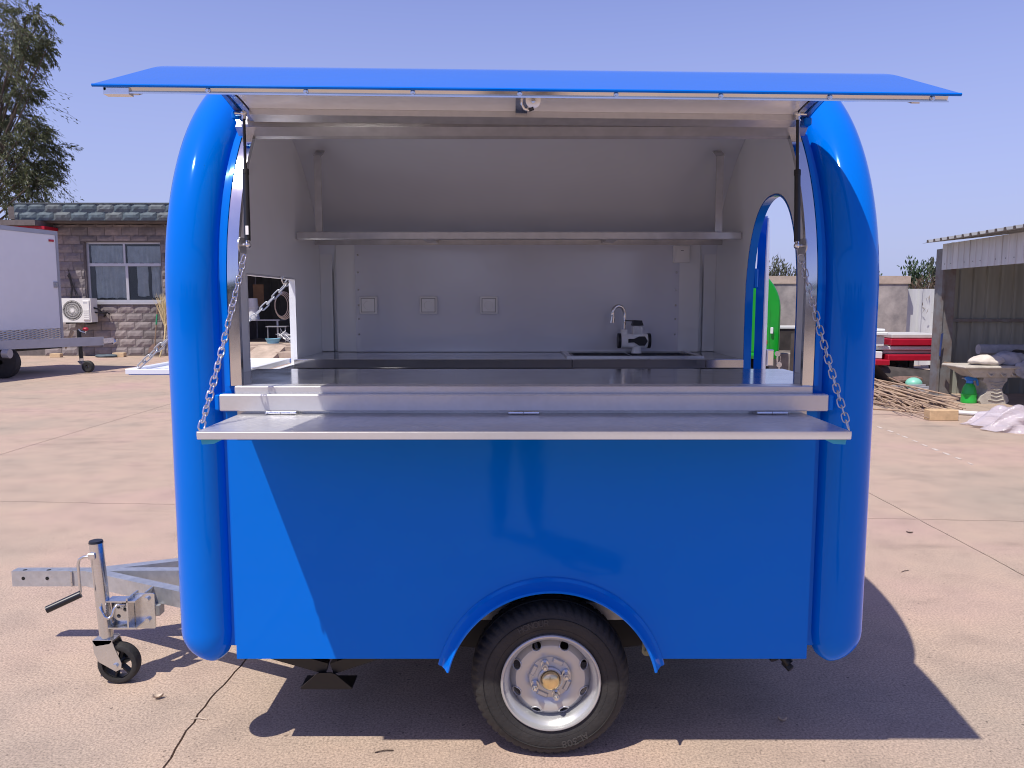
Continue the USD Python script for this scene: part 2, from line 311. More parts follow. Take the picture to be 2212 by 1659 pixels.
for s, (a, b) in (('l', (XC - 1.175, XC - .992)), ('r', (XC + .992, XC + 1.175))):
    skin('corner_strip', .962, 0.43, 0.41, a, b, .010, 'blue_paint')
    sx = -1 if s == 'l' else 1; X = XC + sx * 1.135
    # rounded roll along the end of the body
    sec_a = np.radians(np.linspace(169, -40, 28)); sec_x = np.r_[1.150 + .096 * np.cos(sec_a), 1.206, 1.195, 1.195, 1.057]; sec_r = np.r_[.935 + .095 * np.sin(sec_a), .868, .868, .953, .953]
    stn = [(CY - .93, .49 - .115 * math.cos(t), (1, 0), max(math.sin(t), .03)) for t in np.linspace(0.0, pi / 2, 10)[:-1]]
    stn += [(CY - .93, z, (1, 0), 1.0) for z in np.linspace(.49, 1.70, 9)[:-1]]
    stn += [(CY - .93 * math.cos(t), CZ + SQ * .93 * math.sin(t), (math.cos(t), -math.sin(t)), 1.0) for t in np.linspace(0, pi, 64)]
    stn += [(CY + .93, z, (-1, 0), 1.0) for z in np.linspace(1.70, .49, 9)[1:]]
    stn += [(CY + .93, .49 - .115 * math.cos(t), (-1, 0), max(math.sin(t), .03)) for t in np.linspace(0.0, pi / 2, 10)[:-1][::-1]]
    V, F, K = [], [], len(sec_x)
    for (y, z, inn, sc) in stn:
        for px, pr in zip(sec_x, sec_r):
            px2, pr2 = 1.118 + (px - 1.118) * sc, .93 + (pr - .93) * (.35 + .65 * sc)
            V.append((XC + sx * px2, y - inn[0] * (pr2 - .93), z - inn[1] * (pr2 - .93)))
    for a_ in range(len(stn) - 1):
        for b_ in range(K):
            b2 = (b_ + 1) % K; F += [[a_ * K + b_, a_ * K + b2, (a_ + 1) * K + b2], [a_ * K + b_, (a_ + 1) * K + b2, (a_ + 1) * K + b_]]
    rm = trimesh.Trimesh(V, F, process=False)
    if rm.volume < 0: rm.invert()
    part(T, 'end_roll', rm, 'blue_paint', 50)
# steel jambs of the hatch opening and its header
for sx in (-1, 1):
    x0, x1 = sorted((XC + sx * .980, XC + sx * 1.018))
    skin('hatch_jamb', .986, 1.388, None, x0, x1, .022, 'polished_steel', 0, AH + .03, 24)
for sx in (-1, 1):
    x0, x1 = sorted((XC + sx * 1.0195, XC + sx * 1.034))
    skin('hatch_lip', .990, 1.388, None, x0, x1, .030, 'blue_paint', 0, AH, 24)
hy, hz = CY - .99 * math.cos(AH), CZ + .99 * math.sin(AH)
u = np.array([math.cos(AH), -math.sin(AH)])      # inward (y,z); tangent t
tt = np.array([math.sin(AH), math.cos(AH)])
def hp(a, b): return (hy + a * u[0] + b * tt[0], hz + a * u[1] + b * tt[1])
part(T, 'header_beam', [prism(sg.Polygon([hp(-.012, -.008), hp(.03, -.008), hp(.03, .056), hp(-.012, .056)]), 'x', XC - 1.036, XC + 1.036), prism(sg.Polygon([hp(.0305, -.006), hp(.05, .0), hp(.05, .056), hp(.031, .056)]), 'x', XC - .98, XC + .98)], 'shelf_steel', False)
part(T, 'hatch_hinge', prism(sg.Polygon([hp(-.03, -.02) + np.array([0, .03]), hp(-.012, .057), hp(.03, .057), hp(.02, .10), hp(-.008, .12), hp(-.035, .03) + np.array([0, .03])]).convex_hull, 'x', XC - 1.0, XC + 1.0), 'steel', False)
part(T, 'floor_sheet', bx(XC - 1.16, XC + 1.16, 2.951, 4.59, .4555, .460), 'floor_sheet', False)
part(T, 'front_lining', bx(XC - 1.16, XC + 1.16, 2.945, 2.95, .46, 1.345), 'lining', False)
# end walls: outer shell, inner lining, openings
sec = sg.Polygon(loaf(.955, 0.43, 0.43, n=60))
win = sg.box(3.30, 1.352, 4.032, 1.80)
def door_shape(grow=0.0, zlow=0.46):
    t = np.linspace(0, pi, 40); e = 2 / 2.35
    p = [(3.612 - (.362 + grow) * np.sign(math.cos(a)) * abs(math.cos(a)) ** e, 1.63 + (.54 + grow) * abs(math.sin(a)) ** e) for a in t]
    return sg.Polygon([(3.25 - grow, zlow)] + p + [(3.974 + grow, zlow)])
for sx, hole, nm in ((-1, win, 'left'), (1, door_shape(), 'right')):
    f = lambda a, b: sorted((XC + sx * a, XC + sx * b))
    part(T, 'end_wall', prism(sec.difference(hole.buffer(.004)), 'x', *f(1.182, 1.1935)), 'blue_paint', False)
    part(T, 'end_lining', prism(sg.Polygon(loaf(.950, 0.46, 0.46, n=60)).difference(hole.buffer(.002)), 'x', *f(1.163, 1.181)), 'lining', False)
    if sx < 0:
        part(T, 'window_jamb', prism(hole.difference(hole.buffer(-.006, join_style=2)), 'x', *f(1.1615, 1.1945)), 'aluminium_white', False)
    else:
        part(T, 'door_jamb', prism(hole.difference(door_shape(-.008, .44)), 'x', *f(1.1615, 1.200)), 'blue_paint', 30)
skin('interior_lining', .948, None, 0.46, XC - 1.1625, XC + 1.1625, .010, 'back_sheet', AH + .06, pi, 44)
BW = CY + .868      # the flat rear panel stands in front of the curved lining
low = part(T, 'back_panel', bx(-.915, .975, BW - .006, BW - .0005, 1.388, 2.029), 'rear_panel', False)
for x in (-.897, .957):
    for z in (1.49, 1.58, 1.66, 1.75, 1.85, 1.95): part(low, 'screw', ball((x, BW - .006, z), .006, 1), 'zinc')
for sx in (-1, 1):
    x0, x1 = sorted((XC + sx * 1.162, XC + sx * .93)); part(T, 'corner_trim', hull([(x, y, z) for x, y in ((XC + sx * .93, BW + .001), (XC + sx * .93, BW + .05), (XC + sx * 1.06, BW + .004), (XC + sx * 1.09, BW + .05)) for z in (1.388, 2.029)]), 'lining', False); part(T, 'corner_trim', bx(*sorted((XC + sx * 1.092, XC + sx * 1.1615)), BW + .03, BW + .05, 1.388, 2.029), 'lining', False)
part(T, 'floor_pan', [bx(XC - 1.15, XC + 1.15, 2.94, 4.6, .435, .455), bx(XC - 1.0, -.28, 2.68, 2.939, .41, .455), bx(.56, XC + 1.0, 2.68, 2.939, .41, .455)], 'underside', False)
for y in (3.02, 4.25): part(T, 'chassis_rail', bx(XC - 1.0, XC + 1.0, y - .025, y + .025, .32, .409), 'galvanised', False)
part(T, 'side_rail', bx(XC - 1.0, XC + 1.0, 2.90, 2.925, .44, .51), 'galvanised', False)
part(T, 'axle', cyl((WX, 2.9, WZ), (WX, 4.45, WZ), .03), 'black_paint')
part(T, 'leaf_spring', [bar((WX - .42, 2.97, .40), (WX, 2.97, .25), .05, .012), bar((WX, 2.97, .25), (WX + .42, 2.97, .40), .05, .012), bar((WX - .25, 2.97, .33), (WX + .25, 2.97, .235), .05, .02)], 'black_paint', False)
part(T, 'spring_shackle', prism(sg.LineString([(.515, .50), (.503, .388)]).buffer(.020), 'y', 2.74, 2.752), 'olive_metal', 20)
part(T, 'shackle_bolt', cyl((.503, 2.728, .388), (.503, 2.74, .388), .010, 10), 'olive_metal')
# the far wheel stands behind, seen dark under the body
part(T, 'far_tyre', lathe([(.18, 0), (.25, -.01), (.285, .015), (.293, .05), (.293, .12), (.285, .15), (.25, .17), (.18, .16), (.18, 0)], (WX, 4.43, WZ), 48), 'black_rubber', 40)

# ---- counters inside
front_counter = part(T, 'front_counter', [bx(XC - 1.155, XC + 1.155, 2.735, 3.36, 1.352, 1.388, .003)], 'counter_steel', False)
part(T, 'counter_sill', [bx(XC - 1.00, XC + 1.012, 2.655, 2.733, 1.362, 1.3885, .003), bx(XC - 1.035, XC + 1.036, 2.652, 2.66, 1.34, 1.3615)], 'shelf_steel', False)
part(T, 'counter_beam', bx(XC - 1.038, XC + 1.050, 2.612, 2.651, 1.307, 1.364, .003), 'shelf_steel', False)
for sx in (-1, 1):
    x0, x1 = sorted((XC + sx * (1.0385 if sx < 0 else 1.0505), XC + sx * (1.055 if sx < 0 else 1.068))); part(T, 'beam_end', bx(x0, x1, 2.614, 2.70, 1.309, 1.363, .004), 'blue_paint', False)
part(T, 'hinge_strip', bx(XC - .99, XC + .99, 2.648, 2.659, 1.285, 1.306), 'steel', False)
part(T, 'back_counter', [bx(XC - 1.158, .31, 3.95, 4.59, 1.34, 1.3855, .003), bx(1.00, XC + 1.158, 3.95, 4.59, 1.34, 1.3855, .003), bx(.311, .999, 3.95, 4.09, 1.34, 1.3855, .003), bx(.311, .999, 4.50, 4.59, 1.34, 1.3855, .003)], 'counter_steel', False)
part(T, 'counter_cabinet', bx(XC - 1.15, XC + 1.15, 4.02, 4.58, .46, 1.30), 'steel', False)
# sink: rim, bowl, drainer
sk = part(T, 'sink', [prism(sg.box(.30, 4.08, 1.01, 4.51).buffer(.012).difference(sg.box(.335, 4.115, .975, 4.475).buffer(.015)), 'z', 1.384, 1.3935), bx(.36, .62, 4.13, 4.46, 1.26, 1.265), bx(.70, .965, 4.13, 4.46, 1.26, 1.265)], 'shelf_steel', False)
def bowl(x0, x1): return [bx(x0, x1, 4.115, 4.118, 1.262, 1.386), bx(x0, x1, 4.472, 4.475, 1.262, 1.386), bx(x0, x0 + .003, 4.118, 4.472, 1.262, 1.386), bx(x1 - .003, x1, 4.118, 4.472, 1.262, 1.386)]
part(sk, 'bowl', [bowl(.335, .655), bowl(.656, .975)], 'counter_steel', False)
# instant-heating tap
fx, fy = .692, 4.40
tp = part(T, 'tap', [cyl((fx + .02, fy, 1.388), (fx + .02, fy, 1.41), .030, 24, .026), cyl((fx + .02, fy, 1.41), (fx + .02, fy, 1.425), .026, 24), cyl((fx - .072, fy, 1.459), (fx + .082, fy, 1.459), .040, 28), cyl((fx - .052, fy, 1.495), (fx - .052, fy, 1.522), .019, 18), bx(fx - .006, fx + .05, fy - .03, fy + .02, 1.49, 1.545, .006)], 'white_plastic', 40)
for a, b in ((-.088, -.071), (.081, .098)): part(tp, 'end_cap', cyl((fx + a, fy, 1.459), (fx + b, fy, 1.459), .043, 28), 'dark_plastic', 40)
part(tp, 'label_patch', prism(sg.Polygon([(fx - .03, 1.452), (fx + .0, 1.455), (fx + .03, 1.436), (fx + .06, 1.436), (fx + .074, 1.459), (fx + .06, 1.482), (fx + .03, 1.482), (fx, 1.468), (fx - .03, 1.468)]).buffer(.003), 'y', fy - .0435, fy - .036), 'dark_plastic', 30)
part(tp, 'handle', [hull([(fx - .012, fy - .032, 1.546), (fx + .054, fy - .032, 1.546), (fx + .054, fy + .02, 1.546), (fx - .012, fy + .02, 1.546), (fx, fy - .03, 1.577), (fx + .045, fy - .03, 1.575), (fx + .045, fy + .02, 1.572), (fx, fy + .02, 1.577)]), bar((fx + .01, fy - .01, 1.572), (fx - .045, fy - .012, 1.574), .02, .006)], 'dark_plastic', 25)
part(tp, 'rating_label', bx(fx + .001, fx + .043, fy - .0315, fy - .0302, 1.497, 1.538), 'galvanised', False)
sp = [(fx - .052, fy, 1.522), (fx - .052, fy - .002, 1.60)] + [(fx - .052 - .036 * (1 - math.cos(t)), fy - .004 - .03 * (1 - math.cos(t)) / 2, 1.612 + .045 * math.sin(t)) for t in np.linspace(0.15, pi - .35, 12)]
sp.append((fx - .122, fy - .034, 1.592)); part(tp, 'spout', tube(sp, .0105, 14), 'chrome', True)
part(tp, 'aerator', cyl((fx - .122, fy - .034, 1.597), (fx - .125, fy - .034, 1.562), .0145, 18), 'chrome', 40)
# sockets and switch on the back panel
for k, x in enumerate((-.838, -.487, -.135)):
    s = part(T, 'power_socket', bx(x - .051, x + .051, BW - .030, BW - .0065, 1.609, 1.711, .004), 'white_plastic', False)
    part(s, 'insert', prism(sg.box(x - .034, 1.626, x + .034, 1.694).buffer(.003).difference(sg.Point(x, 1.66).buffer(.0245, 24)), 'y', BW - .033, BW - .0295), 'white_plastic', False)
    part(s, 'joint_line', prism(sg.box(x - .0395, 1.6205, x + .0395, 1.6995).buffer(.002).difference(sg.box(x - .0365, 1.6235, x + .0365, 1.6965)), 'y', BW - .0309, BW - .0299), 'trim_line', False)
    part(s, 'recess', lathe([(.0244, BW - .0325), (.0235, BW - .026), (0, BW - .0255)][::-1], (x, 0, 1.66), 24), 'socket_grey', 30)
    for dx, dz, r in ((-.011, .0, .0058), (.011, .0, .0058), (0, .0, .005), (0, .013, .0048)): part(s, 'pin_hole' if dz == 0 else 'earth_pin', cyl((x + dx, BW - .0275, 1.66 + dz), (x + dx, BW - .0262, 1.66 + dz), r, 10), 'socket_hole' if dx else 'zinc')
s = part(T, 'light_switch', bx(.934, 1.032, BW - .026, BW - .0065, 1.905, 2.005, .005), 'white_plastic', False)
part(s, 'rocker', hull([(.950, BW - .027, 1.925), (1.016, BW - .027, 1.925), (.950, BW - .033, 1.987), (1.016, BW - .033, 1.987), (.950, BW - .020, 1.987), (1.016, BW - .020, 1.987), (.950, BW - .020, 1.925), (1.016, BW - .020, 1.925)]), 'white_plastic', False)
part(s, 'indicator', bx(.975, .991, BW - .0345, BW - .0325, 1.973, 1.976), 'dark_plastic', False)
# shelf and its uprights
sh = part(T, 'wall_shelf', [bx(XC - 1.155, XC + 1.16, 4.05, 4.061, 2.002, 2.042, .004), bx(XC - 1.155, XC + 1.16, 4.0615, 4.44, 2.030, 2.042), bx(XC - 1.155, XC + 1.16, 4.43, 4.44, 2.002, 2.0295)], 'shelf_steel', False)
for x in np.linspace(-.88, 1.0, 9): part(sh, 'screw', ball((x, 4.075, 2.0295), .005, 1), 'zinc')
for x in (-.45, .54): part(sh, 'shelf_rib', bx(x - .03, x + .03, 4.07, 4.43, 2.012, 2.0295), 'steel', False)
for x in (-1.005, 1.075):
    b = part(T, 'shelf_bracket', bx(x - .018, x + .018, 4.066, 4.078, 2.043, 2.43), 'shelf_steel', False)
    part(b, 'bracket_foot', bar((x, 4.072, 2.432), (x, 4.16, 2.475), .045, .006), 'steel', False)
    part(b, 'bolt', cyl((x, 4.115, 2.436), (x, 4.118, 2.45), .010, 8), 'zinc')
for x in (-.771, -.477, -.187, .023, .246, .541, .83): part(T, 'screw', ball((x, CY + .934 * math.cos(.72), CZ + .934 * math.sin(.72)), .0065, 1), 'zinc')
for sx in (-1, 1):
    for a in (.62, .85, 1.1): part(T, 'screw', ball((XC + sx * 1.09, CY + .934 * math.cos(a), CZ + .934 * math.sin(a)), .006, 1), 'zinc')

# ---- the serving hatch, swung up as an awning
def hatch_profile(off=0.0, n=22):
    al = math.radians(22.2); p = [np.array([0.0, 0.0])]; a = al
    for k in range(5): p.append(p[-1] + .34 / 5 * np.array([math.cos(al), math.sin(al)]))
    m = n; da = math.radians(38) / m
    for k in range(m): a = al - da * (k + .5); p.append(p[-1] + .665 / m * np.array([math.cos(a), math.sin(a)]))
    p = np.array(p); e = np.array(hp(-.02, -.01)) + [0, .036]; p = p + (e - p[-1])
    t = np.gradient(p, axis=0); t /= np.linalg.norm(t, axis=1, keepdims=True)
    return p + np.c_[t[:, 1], -t[:, 0]] * off
HP0, HPU = hatch_profile(0), hatch_profile(.032)
hx0, hx1 = XC - 1.030, XC + 1.034
hatch = part(T, 'serving_hatch', [prism(strip(HP0, .004), 'x', hx0, hx1), tube([(hx0, *HP0[0] + [-.001, -.003]), (hx1, *HP0[0] + [-.001, -.003])], .004, 8)], 'blue_paint', 25, 'blue curved hatch panel swung up as an awning')
def hstrip(i0, i1, o0, o1):
    a, b = hatch_profile(o0)[i0:i1], hatch_profile(o1)[i0:i1]; return sg.Polygon(np.vstack([a, b[::-1]])).buffer(0)
NP = len(HP0)
part(hatch, 'hatch_lining', prism(hstrip(1, NP - 1, .026, .030), 'x', XC - .95, XC + .95), 'hatch_steel', 25)
f0, f1 = HP0[0], hatch_profile(.036)[0]
part(hatch, 'front_channel', prism(sg.Polygon([HP0[0] + [.006, -.0045], HP0[0] + [.030, .004], HP0[0] + [.030, -.014], HP0[0] + [.004, -.020], HP0[0] + [.004, -.0165], HP0[0] + [.011, -.0145]]), 'x', XC - 1.004, XC + 1.008), 'polished_steel', False)
part(hatch, 'channel_end', prism(sg.Polygon([HP0[0] + [.002, -.005], HP0[0] + [.026, -.005], HP0[0] + [.026, -.023], HP0[0] + [.002, -.0225]]), 'x', XC - 1.006, XC - .945), 'zinc', False)
for x in (-.967, -.723, -.49, -.235, .02, .25, .50, .76, 1.005): 
    q = HP0[0] + [.006, -.0105]
    part(hatch, 'rivet', [cyl((x, q[0] + .004, q[1]), (x, q[0] - .001, q[1]), .0060, 14), cyl((x, q[0] - .001, q[1]), (x, q[0] - .004, q[1]), .0034, 8)], 'zinc')
for sx in (-1, 1):
    x0, x1 = sorted((XC + sx * .955, XC + sx * .975)); part(hatch, 'side_frame', prism(hstrip(1, NP, .0045, .034), 'x', x0, x1), 'steel', 25)
    x0, x1 = sorted((XC + sx * 1.005, XC + sx * 1.02)); part(hatch, 'side_flange', prism(hstrip(1, NP, .0045, .014), 'x', x0, x1), 'steel', 25)
    k = 17; q = hatch_profile(.02)[k]; x0, x1 = sorted((XC + sx * .976, XC + sx * 1.002)); part(hatch, 'strut_bracket', bx(x0, x1, q[0] - .012, q[0] + .012, q[1] - .02, q[1] + .008), 'blue_paint', False)
    q = HPU[-2]; part(hatch, 'hinge_tab', bx(XC + sx * 1.0, XC + sx * 1.028, q[0] - .015, q[0] + .03, q[1] - .012, q[1] + .015, .004), 'blue_paint', False)
part(hatch, 'rear_channel', prism(hstrip(NP - 4, NP - 1, .0305, .052), 'x', XC - .95, XC + .95), 'shelf_steel', False)
part(hatch, 'centre_bar', prism(hstrip(2, NP - 1, .0305, .045), 'x', .012, .052), 'polished_steel', 25)
lp = HP0[0] + [.034, -.030]
la = part(hatch, 'latch', [prism(sg.Point(.053, lp[1] + .010).buffer(.018, 20).intersection(sg.box(-1, 0, 1, lp[1] + .010)).union(sg.box(.035, lp[1] + .010, .071, lp[1] + .022)), 'y', lp[0] - .006, lp[0] - .002)], 'white_plastic', 20)
part(la, 'latch_pin', cyl((.053, lp[0] - .014, lp[1] + .008), (.053, lp[0] + .01, lp[1] + .008), .0055, 12), 'zinc')
part(la, 'latch_loop', tube([(.026, lp[0], lp[1] + .02), (.025, lp[0], lp[1] + .002), (.032, lp[0], lp[1] - .009), (.044, lp[0], lp[1] - .012)], .0032, 8), 'chrome')
part(la, 'latch_tip', cyl((.043, lp[0] - .004, lp[1] - .012), (.054, lp[0] - .004, lp[1] - .008), .0045, 8), 'dark_plastic')
# gas struts
for sx, ptop, pbot in ((-1, (527, 258), (535, 520)), (1, (1723, 260), (1722, 522))):
    a, b = at(*ptop, 2.74), at(*pbot, 2.675); m = a + (b - a) * .42
    s = part(T, 'gas_strut', cyl(m, b, .0105, 18), 'dark_plastic', 40)
    part(s, 'piston_rod', cyl(a, m, .0052, 12), 'dark_plastic', 40); part(s, 'collar', cyl(m + (a - m) * .02, m + (b - m) * .06, .0115, 18), 'black_paint')
    part(s, 'end_joint', [cyl(a, a + (a - b) * .045, .008, 12), ball(a + (a - b) * .05, .011, 2), cyl(a + (a - b) * .05, a + (a - b) * .05 + [sx * .03, 0, 0], .006, 10)], 'zinc')
    e = b + (b - a) * .035; part(s, 'end_joint', [cyl(b, e, .008, 12), ball(e, .0115, 2)], 'chrome')
    part(s, 'foot_bracket', [prism(sg.Point(e[1], e[2]).buffer(.026, 16).union(sg.box(e[1], e[2] - .026, e[1] + .05, e[2] + .026)), 'x', *sorted((e[0] + sx * .022, e[0] + sx * .026))), cyl(e, e + [sx * .03, 0, 0], .006, 10)], 'steel', 30)
    if sx < 0: c = at(533, 497, 2.66); part(s, 'warning_sticker', bx(c[0] - .006, c[0] + .004, 2.664, 2.6665, c[2] - .015, c[2] + .015), 'white_plastic')
# chains, link by link
def oval(L, W, r, n=14, k=6):
    pts = []; h = (L - W) / 2
    for t in np.arange(n) * 2 * pi / n: pts.append((W / 2 * math.cos(t), 0, (h if math.sin(t) > 1e-9 else -h if math.sin(t) < -1e-9 else 0) + W / 2 * math.sin(t)))
    return tube(pts, r, k, closed=True)
def chain(parent, p0, p1, sag, pitch, W, r, lk, twist=0.5, seed=1):
    p0, p1 = np.array(p0, float), np.array(p1, float); n = max(2, int(round(np.linalg.norm(p1 - p0) * (1 + 2 * sag * sag) / pitch))); rg = random.Random(seed)
    P = [p0 + (p1 - p0) * s + np.array([0, 0, -4 * sag * s * (1 - s)]) for s in np.linspace(0, 1, n + 1)]
    for i in range(n):
        d = P[i + 1] - P[i]; L = np.linalg.norm(d); d, a, b = basis(d); an = (i % 2) * pi / 2 + twist + rg.uniform(-.3, .3)
        m = oval(L + 2 * r + .004, W, r); a2 = a * math.cos(an) + b * math.sin(an); b2 = np.cross(d, a2)
        m.vertices = m.vertices @ np.array([a2, b2, d]) + (P[i] + P[i + 1]) / 2
        part(parent, 'chain_link', m, lk, True)
chain(T, at(528, 552, 2.655), at(434, 926, 2.325), .012, .0265, .020, .0027, 'chrome', .55, 3)
chain(T, at(1729, 552, 2.655), at(1833, 926, 2.325), .012, .0265, .020, .0022, 'steel', .55, 4)
# the fold-down serving shelf
ty = 2.262; tray = part(T, 'serving_shelf', [bx(XC - .975, XC + .977, ty, 2.648, 1.281, 1.2955), bx(XC - .975, XC + .977, ty - .0005, ty + .012, 1.2715, 1.2953, .002), bx(XC - .974, XC - .962, ty + .0125, 2.645, 1.2715, 1.2805), bx(XC + .964, XC + .976, ty + .0125, 2.645, 1.2715, 1.2805)], 'shelf_steel', False)
for x in (-.79, .04, .89): part(tray, 'hinge', [cyl((x - .052, 2.604, 1.3025), (x - .001, 2.604, 1.3025), .0052, 10), cyl((x + .001, 2.604, 1.3025), (x + .052, 2.604, 1.3025), .0052, 10)], 'zinc')
for sx in (-1, 1):
    part(tray, 'corner_block', hull([(XC + sx * .968, ty + .012, 1.271), (XC + sx * .968, ty + .05, 1.271), (XC + sx * .90, ty + .012, 1.271), (XC + sx * .90, ty + .05, 1.271), (XC + sx * .966, ty + .014, 1.254), (XC + sx * .966, ty + .04, 1.254), (XC + sx * .93, ty + .014, 1.256)]), 'blue_film', False)
# ---- side window flap at the left end with its chains
fl = part(T, 'side_flap', [bx(-1.715, -1.166, 3.395, 3.43, 1.360, 1.384, .002), bx(-1.715, -1.166, 4.02, 4.055, 1.360, 1.384, .002), bx(-1.715, -1.68, 3.4305, 4.0195, 1.360, 1.384, .002), bx(-1.198, -1.166, 3.4305, 4.0195, 1.360, 1.384, .002), bx(-1.68, -1.199, 3.431, 4.019, 1.366, 1.372)], 'aluminium_white', False, 'silver framed flap folded out below the side window')
part(fl, 'flap_skin', bx(-1.705, -1.21, 3.405, 4.045, 1.3565, 1.3595), 'blue_paint', False)
chain(T, (-1.145, 4.030, 1.802), (-1.69, 4.02, 1.388), .045, .040, .024, .0038, 'rim_silver', .9, 5)
chain(T, (-1.66, 3.405, 1.392), (-1.20, 3.32, 1.79), .004, .040, .024, .0038, 'rim_silver', .9, 6)
hk = at(613, 600, 3.83); part(T, 'window_hook', tube([(hk[0], 3.80, 1.805), (hk[0], 3.80, 1.785), (hk[0] + .006, 3.80, 1.772), (hk[0] + .02, 3.80, 1.768), (hk[0] + .032, 3.80, 1.776)], .005, 8), 'zinc')
# ---- the door at the right end, swung right back
DH = np.array([1.302, 4.0]); phi = math.radians(70.4); dd = np.array([math.cos(phi), math.sin(phi)]); dn = np.array([-dd[1], dd[0]])
ds = door_shape(-.02, .47); o = 3.612 + .342
def door_slab(poly, d0, d1):
    m = prism(poly, 'x', d0, d1); v = m.vertices.copy(); s = o - v[:, 1]      # distance from the hinge edge
    m.vertices = np.c_[DH[0] + dd[0] * s - dn[0] * v[:, 0], DH[1] + dd[1] * s - dn[1] * v[:, 0], v[:, 2]]; m.fix_normals(); return m
dr = part(T, 'door', door_slab(ds, -.040, -.0005), 'blue_paint', 30, 'arched blue door swung fully open against the outside')
part(dr, 'door_lining', door_slab(ds.buffer(-.012), .0, .006), 'white_plastic', 30)
part(dr, 'door_rail', door_slab(sg.box(3.30, 1.30, 3.33, 2.0), -.052, -.041), 'polished_steel', False)
for z in (.75, 1.80): part(dr, 'door_hinge', bx(XC + 1.202, 1.262, 3.972, 4.0, z - .05, z + .05, .006), 'blue_paint', False)
q = DH + dd * .60 - dn * .018
part(dr, 'door_lock', [bx(q[0] - .012, q[0] + .03, q[1] - .02, q[1] + .02, 1.30, 1.40, .006)], 'chrome', False)
kx, ky = q[0] + .05, q[1] - .02
kk = thing('key', (kx, ky, 1.36), 'silver keys on a ring hanging from the open door lock', 'keys')
for (dx, z) in ((0, 1.375), (.012, 1.31)):
    part(kk, 'key_blade', [cyl((kx + dx, ky - .002, z), (kx + dx, ky + .002, z), .016, 16), bx(kx + dx - .004, kx + dx + .004, ky - .0015, ky + .0015, z - .055, z - .012)], 'zinc')
part(kk, 'key_ring', tube([(kx + .006 + .012 * math.cos(t), ky - .004, 1.345 + .022 * math.sin(t)) for t in np.arange(14) * 2 * pi / 14], .0012, 5, True), 'chrome')

# ---- wheel
NA = 216; prof = [(.178, .012), (.186, .004), (.205, -.004), (.232, -.008), (.255, -.004), (.272, .006), (.283, .018), (.2895, .032), (.2925, .050), (.2925, .058), (.287, .060), (.287, .066), (.293, .068), (.293, .098), (.287, .100), (.287, .106), (.2925, .108), (.2895, .135), (.283, .150), (.262, .166), (.225, .172), (.19, .162), (.18, .150)]
def tyre():
    V, F = [], []; m = len(prof)
    for i in range(NA):
        t = 2 * pi * i / NA; g = i % 4 == 0
        for j, (r, h) in enumerate(prof):
            if g and 5 <= j <= 8: r -= .006 if j > 5 else .003
            if g and 16 <= j <= 18: r -= .006
            V.append((r * math.cos(t + .012 * (j - 7) * (j < 10)), h, r * math.sin(t + .012 * (j - 7) * (j < 10))))
    for i in range(NA):
        i2 = (i + 1) % NA
        for j in range(m - 1): F += [[i * m + j, i * m + j + 1, i2 * m + j + 1], [i * m + j, i2 * m + j + 1, i2 * m + j]]
    return trimesh.Trimesh(np.array(V) + [WX, WY, WZ], F, process=False)
wh = part(T, 'wheel', tyre(), 'black_rubber', 28, 'black tyre on a silver steel rim with a brass cap')
for r in (.247, .208): part(wh, 'sidewall_ring', lathe([(r - .0015, -.001), (r, -.0085 + (.003 if r < .22 else -.001)), (r + .0015, -.001)], (WX, WY, WZ), 96), 'black_rubber', 40)
rim = lathe([(.1835, .006), (.1835, -.004), (.180, -.007), (.175, -.006), (.172, .003), (.168, .012), (.158, .018), (.153, .032), (.150, .060), (.148, .10)], (WX, WY, WZ), 96)
part(wh, 'rim', rim, 'rim_silver', 40)
disc = mf.CrossSection([[(0.0, .058), (.044, .058), (.046, .040), (.060, .044), (.078, .046), (.090, .036), (.112, .030), (.128, .034), (.143, .052), (.150, .060), (.150, .064), (.126, .040), (.112, .036), (.090, .042), (.06, .052), (.040, .066), (0.0, .066)]])
dsc = disc.revolve(72)
for k in range(8):
    a = math.radians(22.5 + 45 * k); c = mf.Manifold.cylinder(.09, .0150, .0135, 20).scale((1.18, .88, 1)).rotate((0, 0, math.degrees(a) + 90)).translate((.1335 * math.cos(a), .1335 * math.sin(a), .0)); dsc = dsc - c
dsc = dsc.trim_by_plane((0, 0, 1), .02)
dm = cat(dsc); dm.vertices = dm.vertices[:, [0, 2, 1]]; dm.invert(); dm.apply_translation((WX, WY, WZ))
part(wh, 'disc', dm, 'rim_silver', 35)
for k in range(8):
    a = math.radians(22.5 + 45 * k); ex = []
    for t in np.arange(22) * 2 * pi / 22:
        e = np.array([.0192 * math.cos(t), .0150 * math.sin(t)]); R = np.array([[math.cos(a + pi / 2), -math.sin(a + pi / 2)], [math.sin(a + pi / 2), math.cos(a + pi / 2)]]); e = R @ e + .1335 * np.array([math.cos(a), math.sin(a)])
        rr = np.hypot(*e); ex.append((WX + e[0], WY + np.interp(rr, [.112, .128, .143, .15], [.030, .034, .052, .060]) - .0005, WZ + e[1]))
    part(wh, 'hole_rim', tube(ex, .003, 6, True), 'rim_silver', True)
